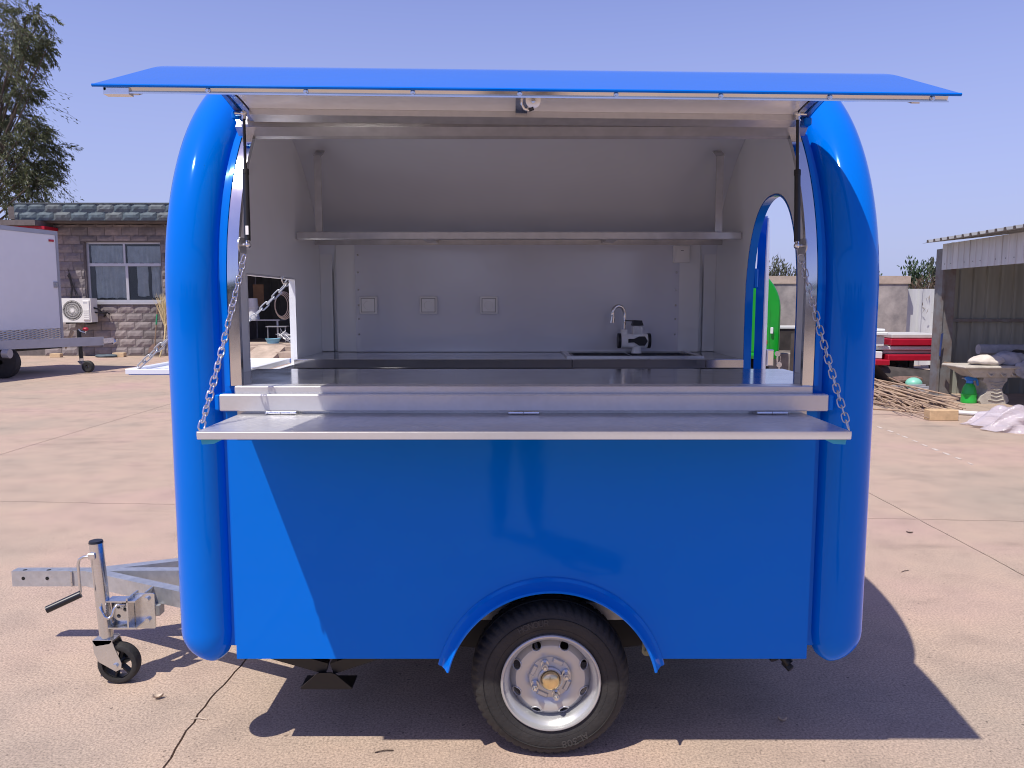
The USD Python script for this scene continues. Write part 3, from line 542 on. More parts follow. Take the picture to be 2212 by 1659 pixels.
for k in range(4):
    a = math.radians(20 + 90 * k); c = np.array([WX + .061 * math.cos(a), WY, WZ + .061 * math.sin(a)])
    part(wh, 'lug_nut', [cyl(c + [0, .042, 0], c + [0, .000, 0], .0112, 6), cyl(c + [0, .000, 0], c + [0, -.007, 0], .0090, 12, .005), cyl(c + [0, .044, 0], c + [0, .034, 0], .014, 16)], 'zinc', 30)
    a += pi / 4; c = np.array([WX + .068 * math.cos(a), WY + .0445, WZ + .068 * math.sin(a)])
    tg = np.array([-math.sin(a), 0, math.cos(a)]); rd = np.array([math.cos(a), 0, math.sin(a)])
    part(wh, 'pressed_pad', hull([c + tg * x + rd * y + [0, h, 0] for x, y, h in ((-.022, -.009, 0), (.022, -.009, 0), (.022, .009, 0), (-.022, .009, 0), (-.017, -.006, -.006), (.017, -.006, -.006), (.017, .006, -.006), (-.017, .006, -.006))]), 'rim_silver', 20)
part(wh, 'hub_ring', lathe([(.046, .045), (.046, .028), (.041, .024), (.036, .026), (.036, .05)], (WX, WY, WZ), 40), 'rim_silver', 30)
part(wh, 'hub_cap', lathe([(.034, .05), (.034, .014), (.032, .008), (.024, .002), (.012, -.001), (.0, -.002)], (WX, WY, WZ), 36), 'brass_cap', 40)
part(wh, 'valve', cyl((WX - .058, WY + .03, WZ + .147), (WX - .051, WY + .012, WZ + .125), .0065, 10), 'dark_plastic')
def arc_text(text, r, a_mid, h, y):
    out = []; tot = sum(.72 * h if c != 'I' else .4 * h for c in text); a = a_mid + tot / 2 / r
    for c in text:
        w = .72 * h; m = meshkit.text_mesh(c, h, .0034, True); m.apply_translation((-m.bounds.mean(0)[0], 0, 0)); am = a - w / 2 / r; a -= (w + .12 * h) / r
        v = m.vertices; th = am - pi / 2
        rr = r + v[:, 1]; x = v[:, 0]
        P = np.c_[rr * math.cos(am) + x * math.cos(th), y - v[:, 2], rr * math.sin(am) + x * math.sin(th)]
        out.append(trimesh.Trimesh(P + [WX, 0, WZ], m.faces, process=False))
    return cat(out)
tx = arc_text('HONOUR', .222, math.radians(108), .022, WY - .0055); tx.invert()
part(wh, 'lettering', tx, 'tyre_letter', False)
tx = arc_text('AL308', .226, math.radians(-66), .024, WY - .0057); tx.invert(); part(wh, 'lettering', tx, 'tyre_letter', False)

# ---- drawbar, jockey wheel and stabilisers
def rail(p0, p1, z0=.312, z1=.388, w=.05):
    p0, p1 = np.array(p0, float), np.array(p1, float); d = (p1 - p0) / np.linalg.norm(p1 - p0); n = np.array([-d[1], d[0]]) * w / 2
    return prism(sg.Polygon([p0 + n, p1 + n, p1 - n, p0 - n]), 'z', z0, z1)
tb = part(T, 'drawbar', [rail((-2.415, 3.617), (-1.0, 3.63))], 'galvanised', False, 'galvanised drawbar reaching forward from the left end')
part(tb, 'drawbar_leg', rail((-2.05, 3.618), (-1.0, 3.13), .311, .387), 'galvanised', False); part(tb, 'drawbar_leg', rail((-2.05, 3.620), (-1.0, 4.05), .310, .386), 'galvanised', False)
for x in (-2.36, -2.245):
    part(tb, 'bolt_hole', cyl((x, 3.5925, .352), (x, 3.5915, .352), .0085, 14), 'socket_hole'); part(tb, 'bolt_hole', cyl((x, 3.61, .3883), (x, 3.61, .3886), .010, 14), 'socket_hole')
part(tb, 'weld_seam', wob(tube([(-2.125, 3.5885, z) for z in np.linspace(.313, .388, 12)], .0045, 6), .0012, 150), 'zinc')
part(tb, 'bracket_stub', bx(-1.66, -1.60, 3.36, 3.41, .262, .3095), 'galvanised', False)
jx, jyy = -1.803, 3.262; q0 = np.array([jx + .012, jyy, .195]); q1 = np.array([jx - .012, jyy, .635])
jk = part(T, 'jockey_wheel', cyl(q0, q1, .0285, 28), 'zinc', 40, 'zinc plated jockey wheel leg with crank handle')
part(jk, 'leg_cap', cyl(q1, q1 + [0, 0, .010], .030, 28, .027), 'dark_plastic', 30)
hd = [(jx - .015, jyy - .03, .585), (jx - .05, jyy - .035, .583), (jx - .068, jyy - .037, .572), (jx - .074, jyy - .038, .55), (jx - .070, jyy - .04, .43), (jx - .072, jyy - .043, .418)]
part(jk, 'crank', tube(hd, .0062, 10), 'zinc', True); part(jk, 'crank_grip', cyl((jx - .066, jyy - .045, .421), (jx - .185, jyy - .10, .372), .0155, 18), 'dark_plastic', 35)
part(jk, 'crank_lug', [bx(jx - .032, jyy * 0 + jx + .0, jyy - .04, jyy - .022, .572, .598, .003)], 'zinc', False)
part(jk, 'clamp_plate', [bx(jx + .155, jx + .162, 3.33, 3.40, .245, .385), bx(jx + .025, jx + .154, jyy - .02, jyy + .04, .252, .258), bx(jx + .025, jx + .154, jyy - .02, jyy + .04, .372, .378), bx(jx + .02, jx + .115, jyy + .035, jyy + .041, .258, .372), bx(jx + .115, jx + .122, jyy - .02, jyy + .08, .258, .39), prism(sg.box(jx + .13, .235, jx + .205, .385).buffer(.006), 'y', 3.30, 3.307)], 'zinc', False)
part(jk, 'clamp_plate', prism(sg.Point(jx + .075, .315).buffer(.045, 20).difference(sg.MultiPoint([(jx + .06, .295), (jx + .09, .325), (jx + .06, .338)]).buffer(.009)), 'y', jyy + .018, jyy + .024), 'zinc', 20)
for z in (.27, .365): part(jk, 'bolt', cyl((jx + .18, 3.30, z), (jx + .18, 3.286, z), .012, 6), 'zinc')
part(jk, 'lock_pin', tube([(jx + .012, jyy - .04, .362), (jx + .018, jyy - .045, .345), (jx + .03, jyy - .045, .318), (jx + .045, jyy - .04, .308), (jx + .06, jyy - .035, .320), (jx + .066, jyy - .03, .345), (jx + .074, jyy - .02, .360), (jx + .10, jyy + .0, .356)], .0068, 10), 'zinc', True)
part(jk, 'spring', tube([(jx + .085 + .035 * s, jyy + .005 + .010 * math.cos(2 * pi * 5 * s), .352 + .010 * math.sin(2 * pi * 5 * s)) for s in np.linspace(0, 1, 60)], .002, 5), 'steel', True)
wc = np.array([jx + .062, jyy - .0, .0905])
part(jk, 'fork', [hull([(jx - .035, jyy - .036, .205), (jx + .055, jyy - .036, .205), (jx - .035, jyy + .036, .205), (jx + .055, jyy + .036, .205), (jx - .02, jyy - .036, .180), (jx + .04, jyy - .036, .19), (jx - .02, jyy + .036, .18), (jx + .04, jyy + .036, .19)])] +
     [prism(sg.Polygon([(jx - .030, .203), (jx + .045, .203), (wc[0] + .022, wc[2] + .012), (wc[0] + .02, wc[2] - .012), (wc[0], wc[2] - .022), (wc[0] - .07, wc[2] + .02), (jx - .025, .15)]).buffer(.004), 'y', jyy + s * .034 - .002, jyy + s * .034 + .002) for s in (-1, 1)], 'zinc', 20)
cw = part(jk, 'caster_tyre', lathe([(.066, -.026), (.078, -.028), (.086, -.024), (.090, -.012), (.0905, 0), (.090, .012), (.086, .024), (.078, .028), (.066, .026), (.066, -.026)], wc, 48), 'black_rubber', 40)
part(cw.rsplit('/', 1)[0], 'caster_spokes', [lathe([(.066, -.018), (.066, .018), (.062, .018), (.062, -.018), (.066, -.018)], wc, 36), cyl(wc - [0, .025, 0], wc + [0, .025, 0], .018, 16)] + [bar(wc + .016 * np.array([math.cos(t), 0, math.sin(t)]), wc + .064 * np.array([math.cos(t), 0, math.sin(t)]), .03, .007, (math.sin(t), 0, -math.cos(t))) for t in np.arange(6) * pi / 3 + .3], 'black_paint', 30)
part(jk, 'axle_bolt', cyl(wc + [0, -.036, 0], wc + [0, -.046, 0], .012, 6), 'zinc')
sj = part(T, 'stabiliser', [bar((-1.0, 2.87, .345), (-.72, 2.87, .262), .035, .045), bar((-.70, 2.87, .262), (-.46, 2.87, .345), .035, .045), cyl((-.975, 2.845, .337), (-.975, 2.9, .337), .032, 20), cyl((-.475, 2.845, .337), (-.475, 2.9, .337), .028, 20), bar((-1.05, 2.88, .34), (-.45, 2.88, .352), .02, .02), bx(-.95, -.5, 2.86, 2.93, .372, .408), bar((-.90, 2.88, .38), (-.74, 2.88, .305), .03, .03), bar((-.55, 2.88, .38), (-.69, 2.88, .305), .03, .03)], 'black_paint', 30, 'black folding corner jack under the front left corner')
part(sj, 'foot', [prism(sg.Polygon([(-.815, .192), (-.625, .192), (-.685, .245), (-.70, .25), (-.745, .25), (-.755, .245)]).buffer(.004), 'y', 2.835, 2.842), bx(-.82, -.62, 2.842, 2.94, .186, .192)], 'black_paint', 20)
part(T, 'stabiliser', [cyl((.99, 2.84, .365), (1.01, 2.80, .335), .030, 18), cyl((1.02, 2.81, .355), (1.05, 2.78, .318), .018, 14), cyl((1.035, 2.80, .318), (1.055, 2.775, .300), .014, 6), bx(.86, .98, 2.84, 2.9, .378, .408)], 'black_paint', 30)

# ================================================================ left: block house, its window, the air conditioner
look('block_face', (0.215, 0.185, 0.18), 0.9, var=0.22, scale=5, bump=0.5, bscale=18)
look('block_dark', (0.165, 0.145, 0.142), 0.9, var=0.22, scale=5, bump=0.5, bscale=18)
look('block_light', (0.25, 0.21, 0.20), 0.9, var=0.2, scale=5, bump=0.5, bscale=18)
look('mortar', (0.13, 0.11, 0.105), 0.95, var=0.2, scale=8)
look('slate_tile', (0.070, 0.098, 0.115), 0.7, var=0.3, scale=7, bump=0.6, bscale=14)
look('slate_tile_grey', (0.10, 0.118, 0.125), 0.7, var=0.3, scale=7, bump=0.6, bscale=14)
look('aluminium', (0.48, 0.48, 0.50), 0.45, 0.4, var=0.05)
look('curtain', (0.80, 0.80, 0.76), 0.9, var=0.12, scale=6)
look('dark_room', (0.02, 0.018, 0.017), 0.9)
look('red_paint', (0.36, 0.006, 0.022), 0.38, var=0.12, scale=5)
look('timber', (0.58, 0.42, 0.25), 0.8, var=0.15, scale=20, stretch=(1, 6, 6))
usdkit.material(stage, '/World/Looks/window_glass', {'t': ('transparent_bsdf', {'color': (.84, .87, .88)}), 'g': ('glossy_bsdf', {'roughness': 0.02, 'color': (.9, .9, .9)}), 'f': ('fresnel', {'IOR': 1.5}), 'm': ('mix_closure', {})}, [('f.fac', 'm.fac'), ('t.BSDF', 'm.closure1'), ('g.BSDF', 'm.closure2')], surface='m.closure')
H = thing('block_house', (-12, 24, 0), 'low grey block house with slate clad parapet and curtained window', 'house')
HX0, HX1 = -16.2, -9.0
wx0, wx1, wz0, wz1 = -13.20, -10.86, 1.66, 3.52
def wallpiece(x0, x1, y0, y1, z0, z1): return bx(x0, x1, y0, y1, z0, z1)
part(H, 'wall', [bx(HX0, wx0, 24.05, 24.3, -.1, 4.15), bx(wx1, HX1, 24.05, 24.3, -.1, 4.15), bx(wx0, wx1, 24.05, 24.3, -.1, wz0), bx(wx0, wx1, 24.05, 24.3, wz1, 4.15), bx(HX0, HX0 + .25, 24.3, 30, -.1, 4.15), bx(HX1 - .25, HX1, 24.3, 30, -.1, 4.15), bx(HX0, HX1, 30, 30.2, -.1, 4.15)], 'mortar', False)
part(H, 'roof_slab', bx(HX0 + 1.1, HX1, 23.46, 30.2, 4.15, 4.52), 'mortar', False)
part(H, 'eave_board', bx(HX0 + 1.35, HX1, 23.55, 24.0, 4.06, 4.145), 'mortar', False)
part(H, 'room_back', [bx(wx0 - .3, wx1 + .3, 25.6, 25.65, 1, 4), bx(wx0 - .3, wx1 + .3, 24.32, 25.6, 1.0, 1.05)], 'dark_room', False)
def rocky(x0, x1, z0, z1, y0, bulge, seed):
    nx, nz = 5, 3; V = []; F = []
    for k in range(nz + 1):
        for i in range(nx + 1):
            a, b = i / nx, k / nz; e = min(1, 5 * min(a, 1 - a)) * min(1, 4 * min(b, 1 - b)); rgk = meshkit.noise(np.array([i * 1.7 + seed * 3.1, k * 1.9, seed * .77]), seed % 97)
            V.append((x0 + (x1 - x0) * a, y0 - e * bulge * (.55 + .7 * rgk), z0 + (z1 - z0) * b))
    n = nx + 1
    for k in range(nz):
        for i in range(nx): o = k * n + i; F += [[o, o + 1, o + n + 1], [o, o + n + 1, o + n]]
    o = len(V); V += [(x0, y0 + .06, z0), (x1, y0 + .06, z0), (x1, y0 + .06, z1), (x0, y0 + .06, z1)]; c = [0, nx, n * nz + nx, n * nz]
    for a in range(4): b = (a + 1) % 4; F += [[c[a], o + a, o + b], [c[a], o + b, c[b]]]
    return trimesh.Trimesh(V, F, process=False)
BH, BWD = .2645, .520; sd = 0
for r in range(16):
    z0 = .01 + r * BH; z1 = min(z0 + BH, 4.06) - .010
    if z1 - z0 < .06: continue
    x = -14.62 + (BWD / 2 if r % 2 else 0)
    x -= 0
    while x < HX1 - .02:
        a, b = x + .006, min(x + BWD - .006, HX1); x += BWD; sd += 1
        spans = [(a, b, z0, z1)]
        if z1 > wz0 - .03 and z0 < wz1 + .03 and b > wx0 - .02 and a < wx1 + .02:
            spans = [(a, min(b, wx0 - .03), z0, z1), (max(a, wx1 + .03), b, z0, z1)]
            if z0 < wz0 - .10: spans = [(a, b, z0, wz0 - .06)]
            if z1 > wz1 + .12: spans = [(a, b, wz1 + .03, z1)]
        for (p, q, u0, u1) in spans:
            if q - p > .05 and u1 - u0 > .04: part(H, 'block', rocky(p, q, u0, u1, 24.035, .032, sd), ('block_face', 'block_dark', 'block_face', 'block_light')[(sd * 7 + r * 3) % 4], False)
for r in range(2):
    x = -15.0 + (-.27 if r == 0 else -.0); 
    while x < HX1 - .05:
        a, b = max(x + .003, -14.90), min(x + .515 - .003, HX1); x += .515; sd += 1
        if b - a > .05: part(H, 'parapet_tile', rocky(a, b, 4.105 + r * .247, 4.105 + r * .247 + .243, 23.43 - .0 * r, .05, sd), ('slate_tile', 'slate_tile_grey')[sd % 3 == 0], False)
part(H, 'parapet_cap', bx(-14.92, HX1, 23.40, 23.75, 4.598, 4.625), 'slate_tile_grey', False)
part(H, 'side_beam', bx(-17.5, -13.95, 23.3, 24.0, 3.84, 3.93), 'red_paint', False, 'dark red beam under the parapet')
part(H, 'side_board', bx(-17.5, -14.1, 23.1, 24.0, 3.935, 4.09), 'mortar', False)
W = part(H, 'window', [bx(wx0, wx0 + .07, 24.15, 24.21, wz0, wz1), bx(wx1 - .05, wx1, 24.15, 24.21, wz0, wz1), bx(wx0 + .071, wx1 - .051, 24.15, 24.21, wz0, wz0 + .08), bx(wx0 + .071, wx1 - .051, 24.15, 24.21, wz1 - .06, wz1), bx(wx0 + .071, wx1 - .051, 24.145, 24.205, 2.78, 2.87), bx(-12.02, -11.94, 24.147, 24.203, wz0 + .081, 2.779), bx(-12.06, -12.0, 24.147, 24.203, 2.871, wz1 - .061)], 'aluminium', False)
for a, b, c, d in ((wx0 + .07, -12.02, wz0 + .08, 2.78), (-11.94, wx1 - .05, wz0 + .08, 2.78), (wx0 + .07, -12.06, 2.87, wz1 - .06), (-12.0, wx1 - .05, 2.87, wz1 - .06)): part(W, 'pane', bx(a, b, 24.18, 24.184, c, d), 'window_glass', False)
part(W, 'sill', bx(wx0 - .05, wx1 + .06, 23.97, 24.144, wz0 - .055, wz0 - .002), 'aluminium', False)
def curtain(x0, x1, z0, z1, y, seed, hem=0.0):
    n = 70; V = []; F = []; xs = np.linspace(x0, x1, n)
    for i, xx_ in enumerate(xs):
        f = .028 * math.sin(xx_ * 38 + 2 * math.sin(xx_ * 7 + seed)) + .02 * math.sin(xx_ * 17 + seed)
        for k in range(5):
            t = k / 4; V.append((xx_ + .01 * math.sin(9 * t + xx_ * 11), y + f * (.4 + .8 * (1 - t)), z0 + (z1 - z0) * t + (hem * math.sin(xx_ * 21 + seed) if k == 0 else 0)))
    for i in range(n - 1):
        for k in range(4): o = i * 5 + k; F += [[o, o + 5, o + 6], [o, o + 6, o + 1]]
    return trimesh.Trimesh(V, F, process=False)
for x0, x1, z0, z1, sd2 in ((-13.0, -12.04, 1.80, 2.78, 1), (-11.7, -11.36, 1.85, 2.78, 2), (-11.25, -10.92, 1.82, 2.78, 3), (-13.1, -12.07, 2.88, 3.42, 4), (-11.98, -10.92, 2.88, 3.40, 5)): part(W, 'curtain', curtain(x0, x1, z0, z1, 24.25, sd2, .012), 'curtain', True)
# air conditioner on the wall
ax0, ax1, az0, az1 = -13.72, -12.80, 1.06, 1.79
A = thing('air_conditioner', ((ax0 + ax1) / 2, 23.7, az0), 'white outdoor air conditioner unit with round fan grille on the block wall', 'air conditioner')
look('ac_white', (0.70, 0.69, 0.64), 0.5, var=0.06, scale=5); look('ac_fan', (0.045, 0.04, 0.035), 0.7, var=0.2, scale=30)
body = part(A, 'casing', prism(sg.box(ax0, az0, ax1, az1).buffer(-.02).buffer(.02).difference(sg.Point(-13.36, 1.42).buffer(.305, 32)), 'y', 23.48, 23.50), 'ac_white', False)
part(A, 'casing', [bx(ax0, ax1, 23.5005, 23.86, az1 - .01, az1), bx(ax0, ax1, 23.5005, 23.86, az0, az0 + .01), bx(ax0, ax0 + .01, 23.5005, 23.86, az0 + .011, az1 - .011), bx(ax1 - .01, ax1, 23.5005, 23.86, az0 + .011, az1 - .011), bx(ax0, ax1, 23.85, 23.86, az0, az1)], 'ac_white', False)
part(A, 'fan_well', cyl((-13.36, 23.52, 1.42), (-13.36, 23.56, 1.42), .30, 32), 'ac_fan', 30)
for k in range(44):
    t = 2 * pi * k / 44; part(A, 'grille_wire', cyl((-13.36 + .05 * math.cos(t), 23.478, 1.42 + .05 * math.sin(t)), (-13.36 + .30 * math.cos(t + .12), 23.478, 1.42 + .30 * math.sin(t + .12)), .0034, 5), 'ac_white', False)
for r in (.07, .15, .22, .285): part(A, 'grille_ring', tube([(-13.36 + r * math.cos(t), 23.474, 1.42 + r * math.sin(t)) for t in np.arange(32) * 2 * pi / 32], .0045, 5, True), 'ac_white', False)
part(A, 'hub', cyl((-13.36, 23.468, 1.42), (-13.36, 23.477, 1.42), .055, 20), 'ac_white', 30)
sp_ = part(A, 'service_panel', bx(ax1 - .235, ax1 - .03, 23.455, 23.4795, az0 + .06, az1 - .06, .012), 'ac_white', False)
for k in range(5): part(sp_, 'louvre', bx(ax1 - .215, ax1 - .05, 23.448, 23.4545, az0 + .10 + k * .062, az0 + .125 + k * .062), 'ac_white', False)
part(sp_, 'badge', bx(ax1 - .21, ax1 - .09, 23.4525, 23.4548, az1 - .155, az1 - .125), 'galvanised', False)
part(A, 'bracket', [bx(ax0 + .12, ax0 + .17, 23.5, 24.03, az0 - .05, az0 - .002), bx(ax1 - .2, ax1 - .15, 23.5, 24.03, az0 - .05, az0 - .002)], 'black_paint', False)
part(A, 'pipe', [tube([(ax1 - .01, 23.65, 1.5), (ax1 + .10, 23.7, 1.46), (ax1 + .18, 23.8, 1.34), (ax1 + .2, 23.95, 1.3), (ax1 + .12, 24.0, 1.22)], .028, 8), tube([(ax1 - .01, 23.7, 1.36), (ax1 + .16, 23.72, 1.33), (ax1 + .28, 23.85, 1.36), (ax1 + .3, 23.98, 1.30)], .022, 8), ball((ax1 + .22, 23.85, 1.33), .06, 1)], 'dark_plastic', True)
solo('wall_cable', [tube([(-13.70, 24.0, 2.55), (-13.62, 23.98, 2.1), (-13.68, 23.98, 1.8)], .022, 6), tube([(-13.74, 23.99, 2.5), (-13.5, 23.98, 2.0), (-13.42, 23.98, 1.8)], .012, 5), tube([(-13.72, 23.99, 2.7), (-13.58, 23.98, 2.2), (-13.5, 23.98, 1.81)], .012, 5)], 'ac_fan', 'loose dark cables hanging down the wall above the air conditioner', 'cable')
# tools against the wall
p0, p1 = at(333, 765, 23.7), at(341, 655, 23.93)
sv = thing('shovel', p0, 'rusty shovel with a green gripped wooden handle leaning on the wall', 'shovel')
look('old_wood', (0.22, 0.15, 0.10), 0.85, var=0.2, scale=20); look('green_tape', (0.02, 0.22, 0.10), 0.6); look('rust', (0.16, 0.10, 0.08), 0.85, var=0.3, scale=15)
part(sv, 'handle', cyl(p0 + (p1 - p0) * .12, p1, .020, 8), 'old_wood'); part(sv, 'grip', cyl(p0 + (p1 - p0) * .58, p0 + (p1 - p0) * .78, .025, 8), 'green_tape')
q = p0 + np.array([-.10, -.03, 0]); bl = prism(sg.Polygon([(-.14, .0), (.12, .0), (.15, .16), (.10, .31), (-.07, .31), (-.15, .14)]), 'y', -.012, 0); bl = rot(bl, (1, 0, 0), -.3, (0, 0, 0)); bl = rot(bl, (0, 1, 0), .25, (0, 0, 0)); bl.apply_translation(q + [.06, 0, 0.02]); part(sv, 'blade', bl, 'rust', False)
look('straw', (0.52, 0.41, 0.22), 0.9, var=0.25, scale=30)
b0, b1 = at(345, 772, 23.4), at(358, 700, 23.75)
br = thing('straw_broom', b0, 'upturned straw broom leaning on the wall beside the shovel', 'broom')
part(br, 'handle', tube([b0, b0 + (b1 - b0) * .5 + [.05, 0, 0], b1], [.02, .022, .03], 7), 'straw')
S = []
for k in range(150):
    a = rng.uniform(-.05, .05, 2); t = b1 + (at(357, 640, 23.85) - b1) * rng.uniform(.6, 1.12) + np.array([rng.normal(0, .14), rng.normal(0, .05), 0]); m = (b1 + t) / 2 + rng.normal(0, .02, 3)
    S.append(tube([b1 + [a[0] * .4, a[1] * .4, -.15], m, t], [.007, .006, .003], 3))
part(br, 'straw_bundle', S, 'straw', False, kind='stuff')
def block_thing(name, px, py, Y, dims, lk, label, category, rz=0.0, group=None):
    c = ground_at(px, py) if Y is None else at(px, py, Y); m = bx(-dims[0] / 2, dims[0] / 2, -dims[1] / 2, dims[1] / 2, 0, dims[2], .008); m = rot(m, (0, 0, 1), rz, (0, 0, 0)); m.apply_translation((c[0], c[1], 0.0)); return solo(name, m, lk, label, category, group, smooth=False)
block_thing('timber_block', 258, 771, None, (.34, .22, .13), 'timber', 'pale timber block on the ground below the house window', 'timber block', .1)
block_thing('timber_offcut', 122, 772, None, (.30, .2, .12), 'timber', 'pale timber offcut on the ground behind the trailer tongue', 'timber offcut', .1)
solo('rag', wob(ball((-12.35, 23.35, .05), .22, 2, (1.5, .7, .28)), .05, 6, 3), 'slate_tile', 'dark crumpled rag lying at the foot of the block wall', 'rag', smooth=True)
q = at(141, 735, 18.95); solo('wedge_board', hull([(q[0] - .02, q[1], 0.55), (q[0] + .22, q[1], .95), (q[0] - .02, q[1], .95 - .4), (q[0] + .15, q[1], 1.02), (q[0] + .02, q[1] + .04, .6), (q[0] + .22, q[1] + .04, .95), (q[0] - .02, q[1] + .04, .5)]), 'timber', 'pale wooden wedge at the lower corner of the white box trailer', 'wedge', smooth=False)

# ================================================================ the white box trailer at far left
look('white_panel', (0.68, 0.67, 0.66), 0.35, var=0.02); look('trim_grey', (0.34, 0.34, 0.36), 0.4, 0.5, var=0.06)
def tread():
    N = {'geo': ('geometry', {}), 'mp': ('mapping', {'scale': (1, 1, 1), 'rotation': (0, .785, 0)}), 'w': ('wave_texture', {'scale': 9.0, 'bands_direction': 'x'}), 'w2': ('wave_texture', {'scale': 9.0, 'bands_direction': 'z'}), 'mx': ('math', {'math_type': 'multiply'}), 'b': ('bump', {'strength': .9, 'distance': .012}), 'p': ('principled_bsdf', {'metallic': 1.0, 'roughness': .32, 'base_color': (.52, .51, .50)})}
    usdkit.material(stage, '/World/Looks/tread_plate', N, [('geo.position', 'mp.vector'), ('mp.vector', 'w.vector'), ('mp.vector', 'w2.vector'), ('w.fac', 'mx.value1'), ('w2.fac', 'mx.value2'), ('mx.value', 'b.height'), ('b.normal', 'p.normal')], surface='p.BSDF')
tread()
BT = thing('box_trailer', (-12, 17.9, 0), 'tall white box trailer with tread plate skirt parked by the house', 'trailer')
c1 = np.array([-10.90, 18.7])
# the long side runs from its right hand corner towards the viewer
dv = np.array([-.218, -.976]); nv = np.array([.976, -.218])
def slab(s0, s1, d0, d1, z0, z1, b=0):
    """s along the wall from its right corner, d in front of the wall"""
    P = [c1 + dv * s + nv * d for s in (s0, s1) for d in (d0, d1)]; return hull([(p[0], p[1], z) for p in P for z in (z0, z1)])
part(BT, 'wall_panel', slab(0.07, 4.4, -.05, 0, 1.05, 3.26), 'white_panel', False)
part(BT, 'wall_panel', slab(0.0, .02, -2.4, -.06, .62, 3.26), 'white_panel', False)
part(BT, 'tread_skirt', slab(.07, 4.4, -.05, .004, .62, 1.045), 'tread_plate', False)
part(BT, 'corner_post', slab(0, .069, -.055, .012, .58, 3.33), 'trim_grey', False); part(BT, 'roof_rail', slab(.0, 4.4, -.055, .010, 3.262, 3.36), 'trim_grey', False)
part(BT, 'roof', slab(.0, 4.4, -2.4, -.056, 3.27, 3.33), 'white_panel', False); part(BT, 'floor', slab(.0, 4.4, -2.4, -.056, .56, .64), 'black_paint', False)
part(BT, 'marker_lamp', slab(.13, .27, .001, .02, 3.10, 3.15), 'red_paint', False); part(BT, 'latch_cup', slab(.07 + .02, .20, .001, .02, 2.02, 2.16), 'trim_grey', False); part(BT, 'latch_ring', slab(.115, .17, .0205, .03, 2.05, 2.13), 'zinc', False)
tA, tB = at(90, 752, 17.3), at(236, 724, 18.5)
tA[2] = tB[2] = .75
tg_ = part(BT, 'drawbar', [bar(tA + (tA - tB) * .8, tB - (tB - tA) * .1, .09, .20)], 'trim_grey', False)
part(tg_, 'coupling', [bar(tB - (tB - tA) * .1, tB + [.1, 0, .02], .14, .12), cyl(tB + [0.05, 0, .03], tB + [.12, 0, -.06], .06, 12)], 'zinc', False)
jb = at(191, 790, 18.4); J = np.array([-10.27, jb[1], 0])
part(BT, 'jockey_leg', [cyl(J + [0, -.1, .32], J + [-.02, -.1, 1.02], .045, 12)], 'black_paint', 30)
part(BT, 'jockey_leg', [cyl(J + [0, -.1, .2], J + [0, -.1, .34], .05, 12), hull([J + [-.07, -.16, .28], J + [.07, -.16, .28], J + [-.07, -.04, .28], J + [.07, -.04, .28], J + [.06, -.13, .10], J + [.14, -.13, .12], J + [.06, -.07, .10], J + [.14, -.07, .12]])], 'zinc', 30)
part(BT, 'jockey_tyre', lathe([(.04, -.05), (.11, -.055), (.14, -.03), (.145, 0), (.14, .03), (.11, .055), (.04, .05)], J + [.15, -.1, .145], 24), 'black_rubber', 40)
part(BT, 'crank_arm', tube([J + [-.02, -.1, 1.03], J + [.08, -.2, .98], J + [.20, -.22, .95], J + [.21, -.22, 1.0]], .018, 7), 'zinc'); part(BT, 'crank_knob', ball(J + [.21, -.22, 1.04], .055, 2, (1.2, 1, .8)), 'red_paint')
part(BT, 'tyre', lathe([(.05, -.1), (.25, -.11), (.34, -.08), (.36, -.03), (.36, .05), (.33, .1), (.05, .1)], (at(0, 820, 16.6)[0] - .1, 16.9, .36), 32), 'black_rubber', 40)
part(BT, 'tail_pipe', cyl(at(8, 764, 16.5), at(22, 764, 16.5), .10, 16), 'trim_grey', 30)

# ================================================================ open store beyond the side window
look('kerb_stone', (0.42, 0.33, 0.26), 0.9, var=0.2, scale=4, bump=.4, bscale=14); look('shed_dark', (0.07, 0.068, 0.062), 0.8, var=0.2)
ST = thing('storage_bay', (-6.5, 25, 0), 'open fronted dark store with ribbed back wall and raised floor', 'storage building')
part(ST, 'platform', bx(-8.98, -3.5, 23.35, 28, -.05, .40), 'kerb_stone', False)
for k, (a, b, h) in enumerate(((-8.98, -8.2, .36), (-8.19, -7.62, .34), (-7.1, -6.62, .35), (-6.61, -6.1, .33), (-6.09, -5.2, .36))): part(ST, 'kerb_block', wob(bx(a, b, 23.2, 23.345, 0, h, .02), .012, 5, k), 'kerb_stone', False)
part(ST, 'ramp', hull([(-7.9, 22.3, 0.01), (-7.0, 22.3, .01), (-7.7, 23.33, .01), (-6.85, 23.33, .01), (-7.7, 23.33, .37), (-6.85, 23.33, .37)]), 'kerb_stone', False); part(ST, 'step', bx(-7.0, -5.2, 22.75, 23.19, 0, .20, .01), 'kerb_stone', False)
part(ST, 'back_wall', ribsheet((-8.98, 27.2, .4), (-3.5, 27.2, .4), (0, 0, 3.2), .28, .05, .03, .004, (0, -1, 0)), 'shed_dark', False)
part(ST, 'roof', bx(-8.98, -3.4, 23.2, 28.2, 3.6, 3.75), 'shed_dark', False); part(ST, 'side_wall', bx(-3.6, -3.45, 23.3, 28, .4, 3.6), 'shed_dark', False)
def px_thing(name, x, y, Y, label, category): return thing(name, at(x, y, Y), label, category)
look('bucket_white', (0.55, 0.55, 0.56), 0.5, var=.05); look('board_brown', (0.22, 0.12, 0.06), 0.8, var=.15, scale=8); look('basin_blue', (0.16, 0.36, 0.46), 0.45)
c = at(540, 690, 24.6)
tbl = thing('work_table', (c[0], 24.6, .4), 'dark table holding two buckets inside the open store', 'table')
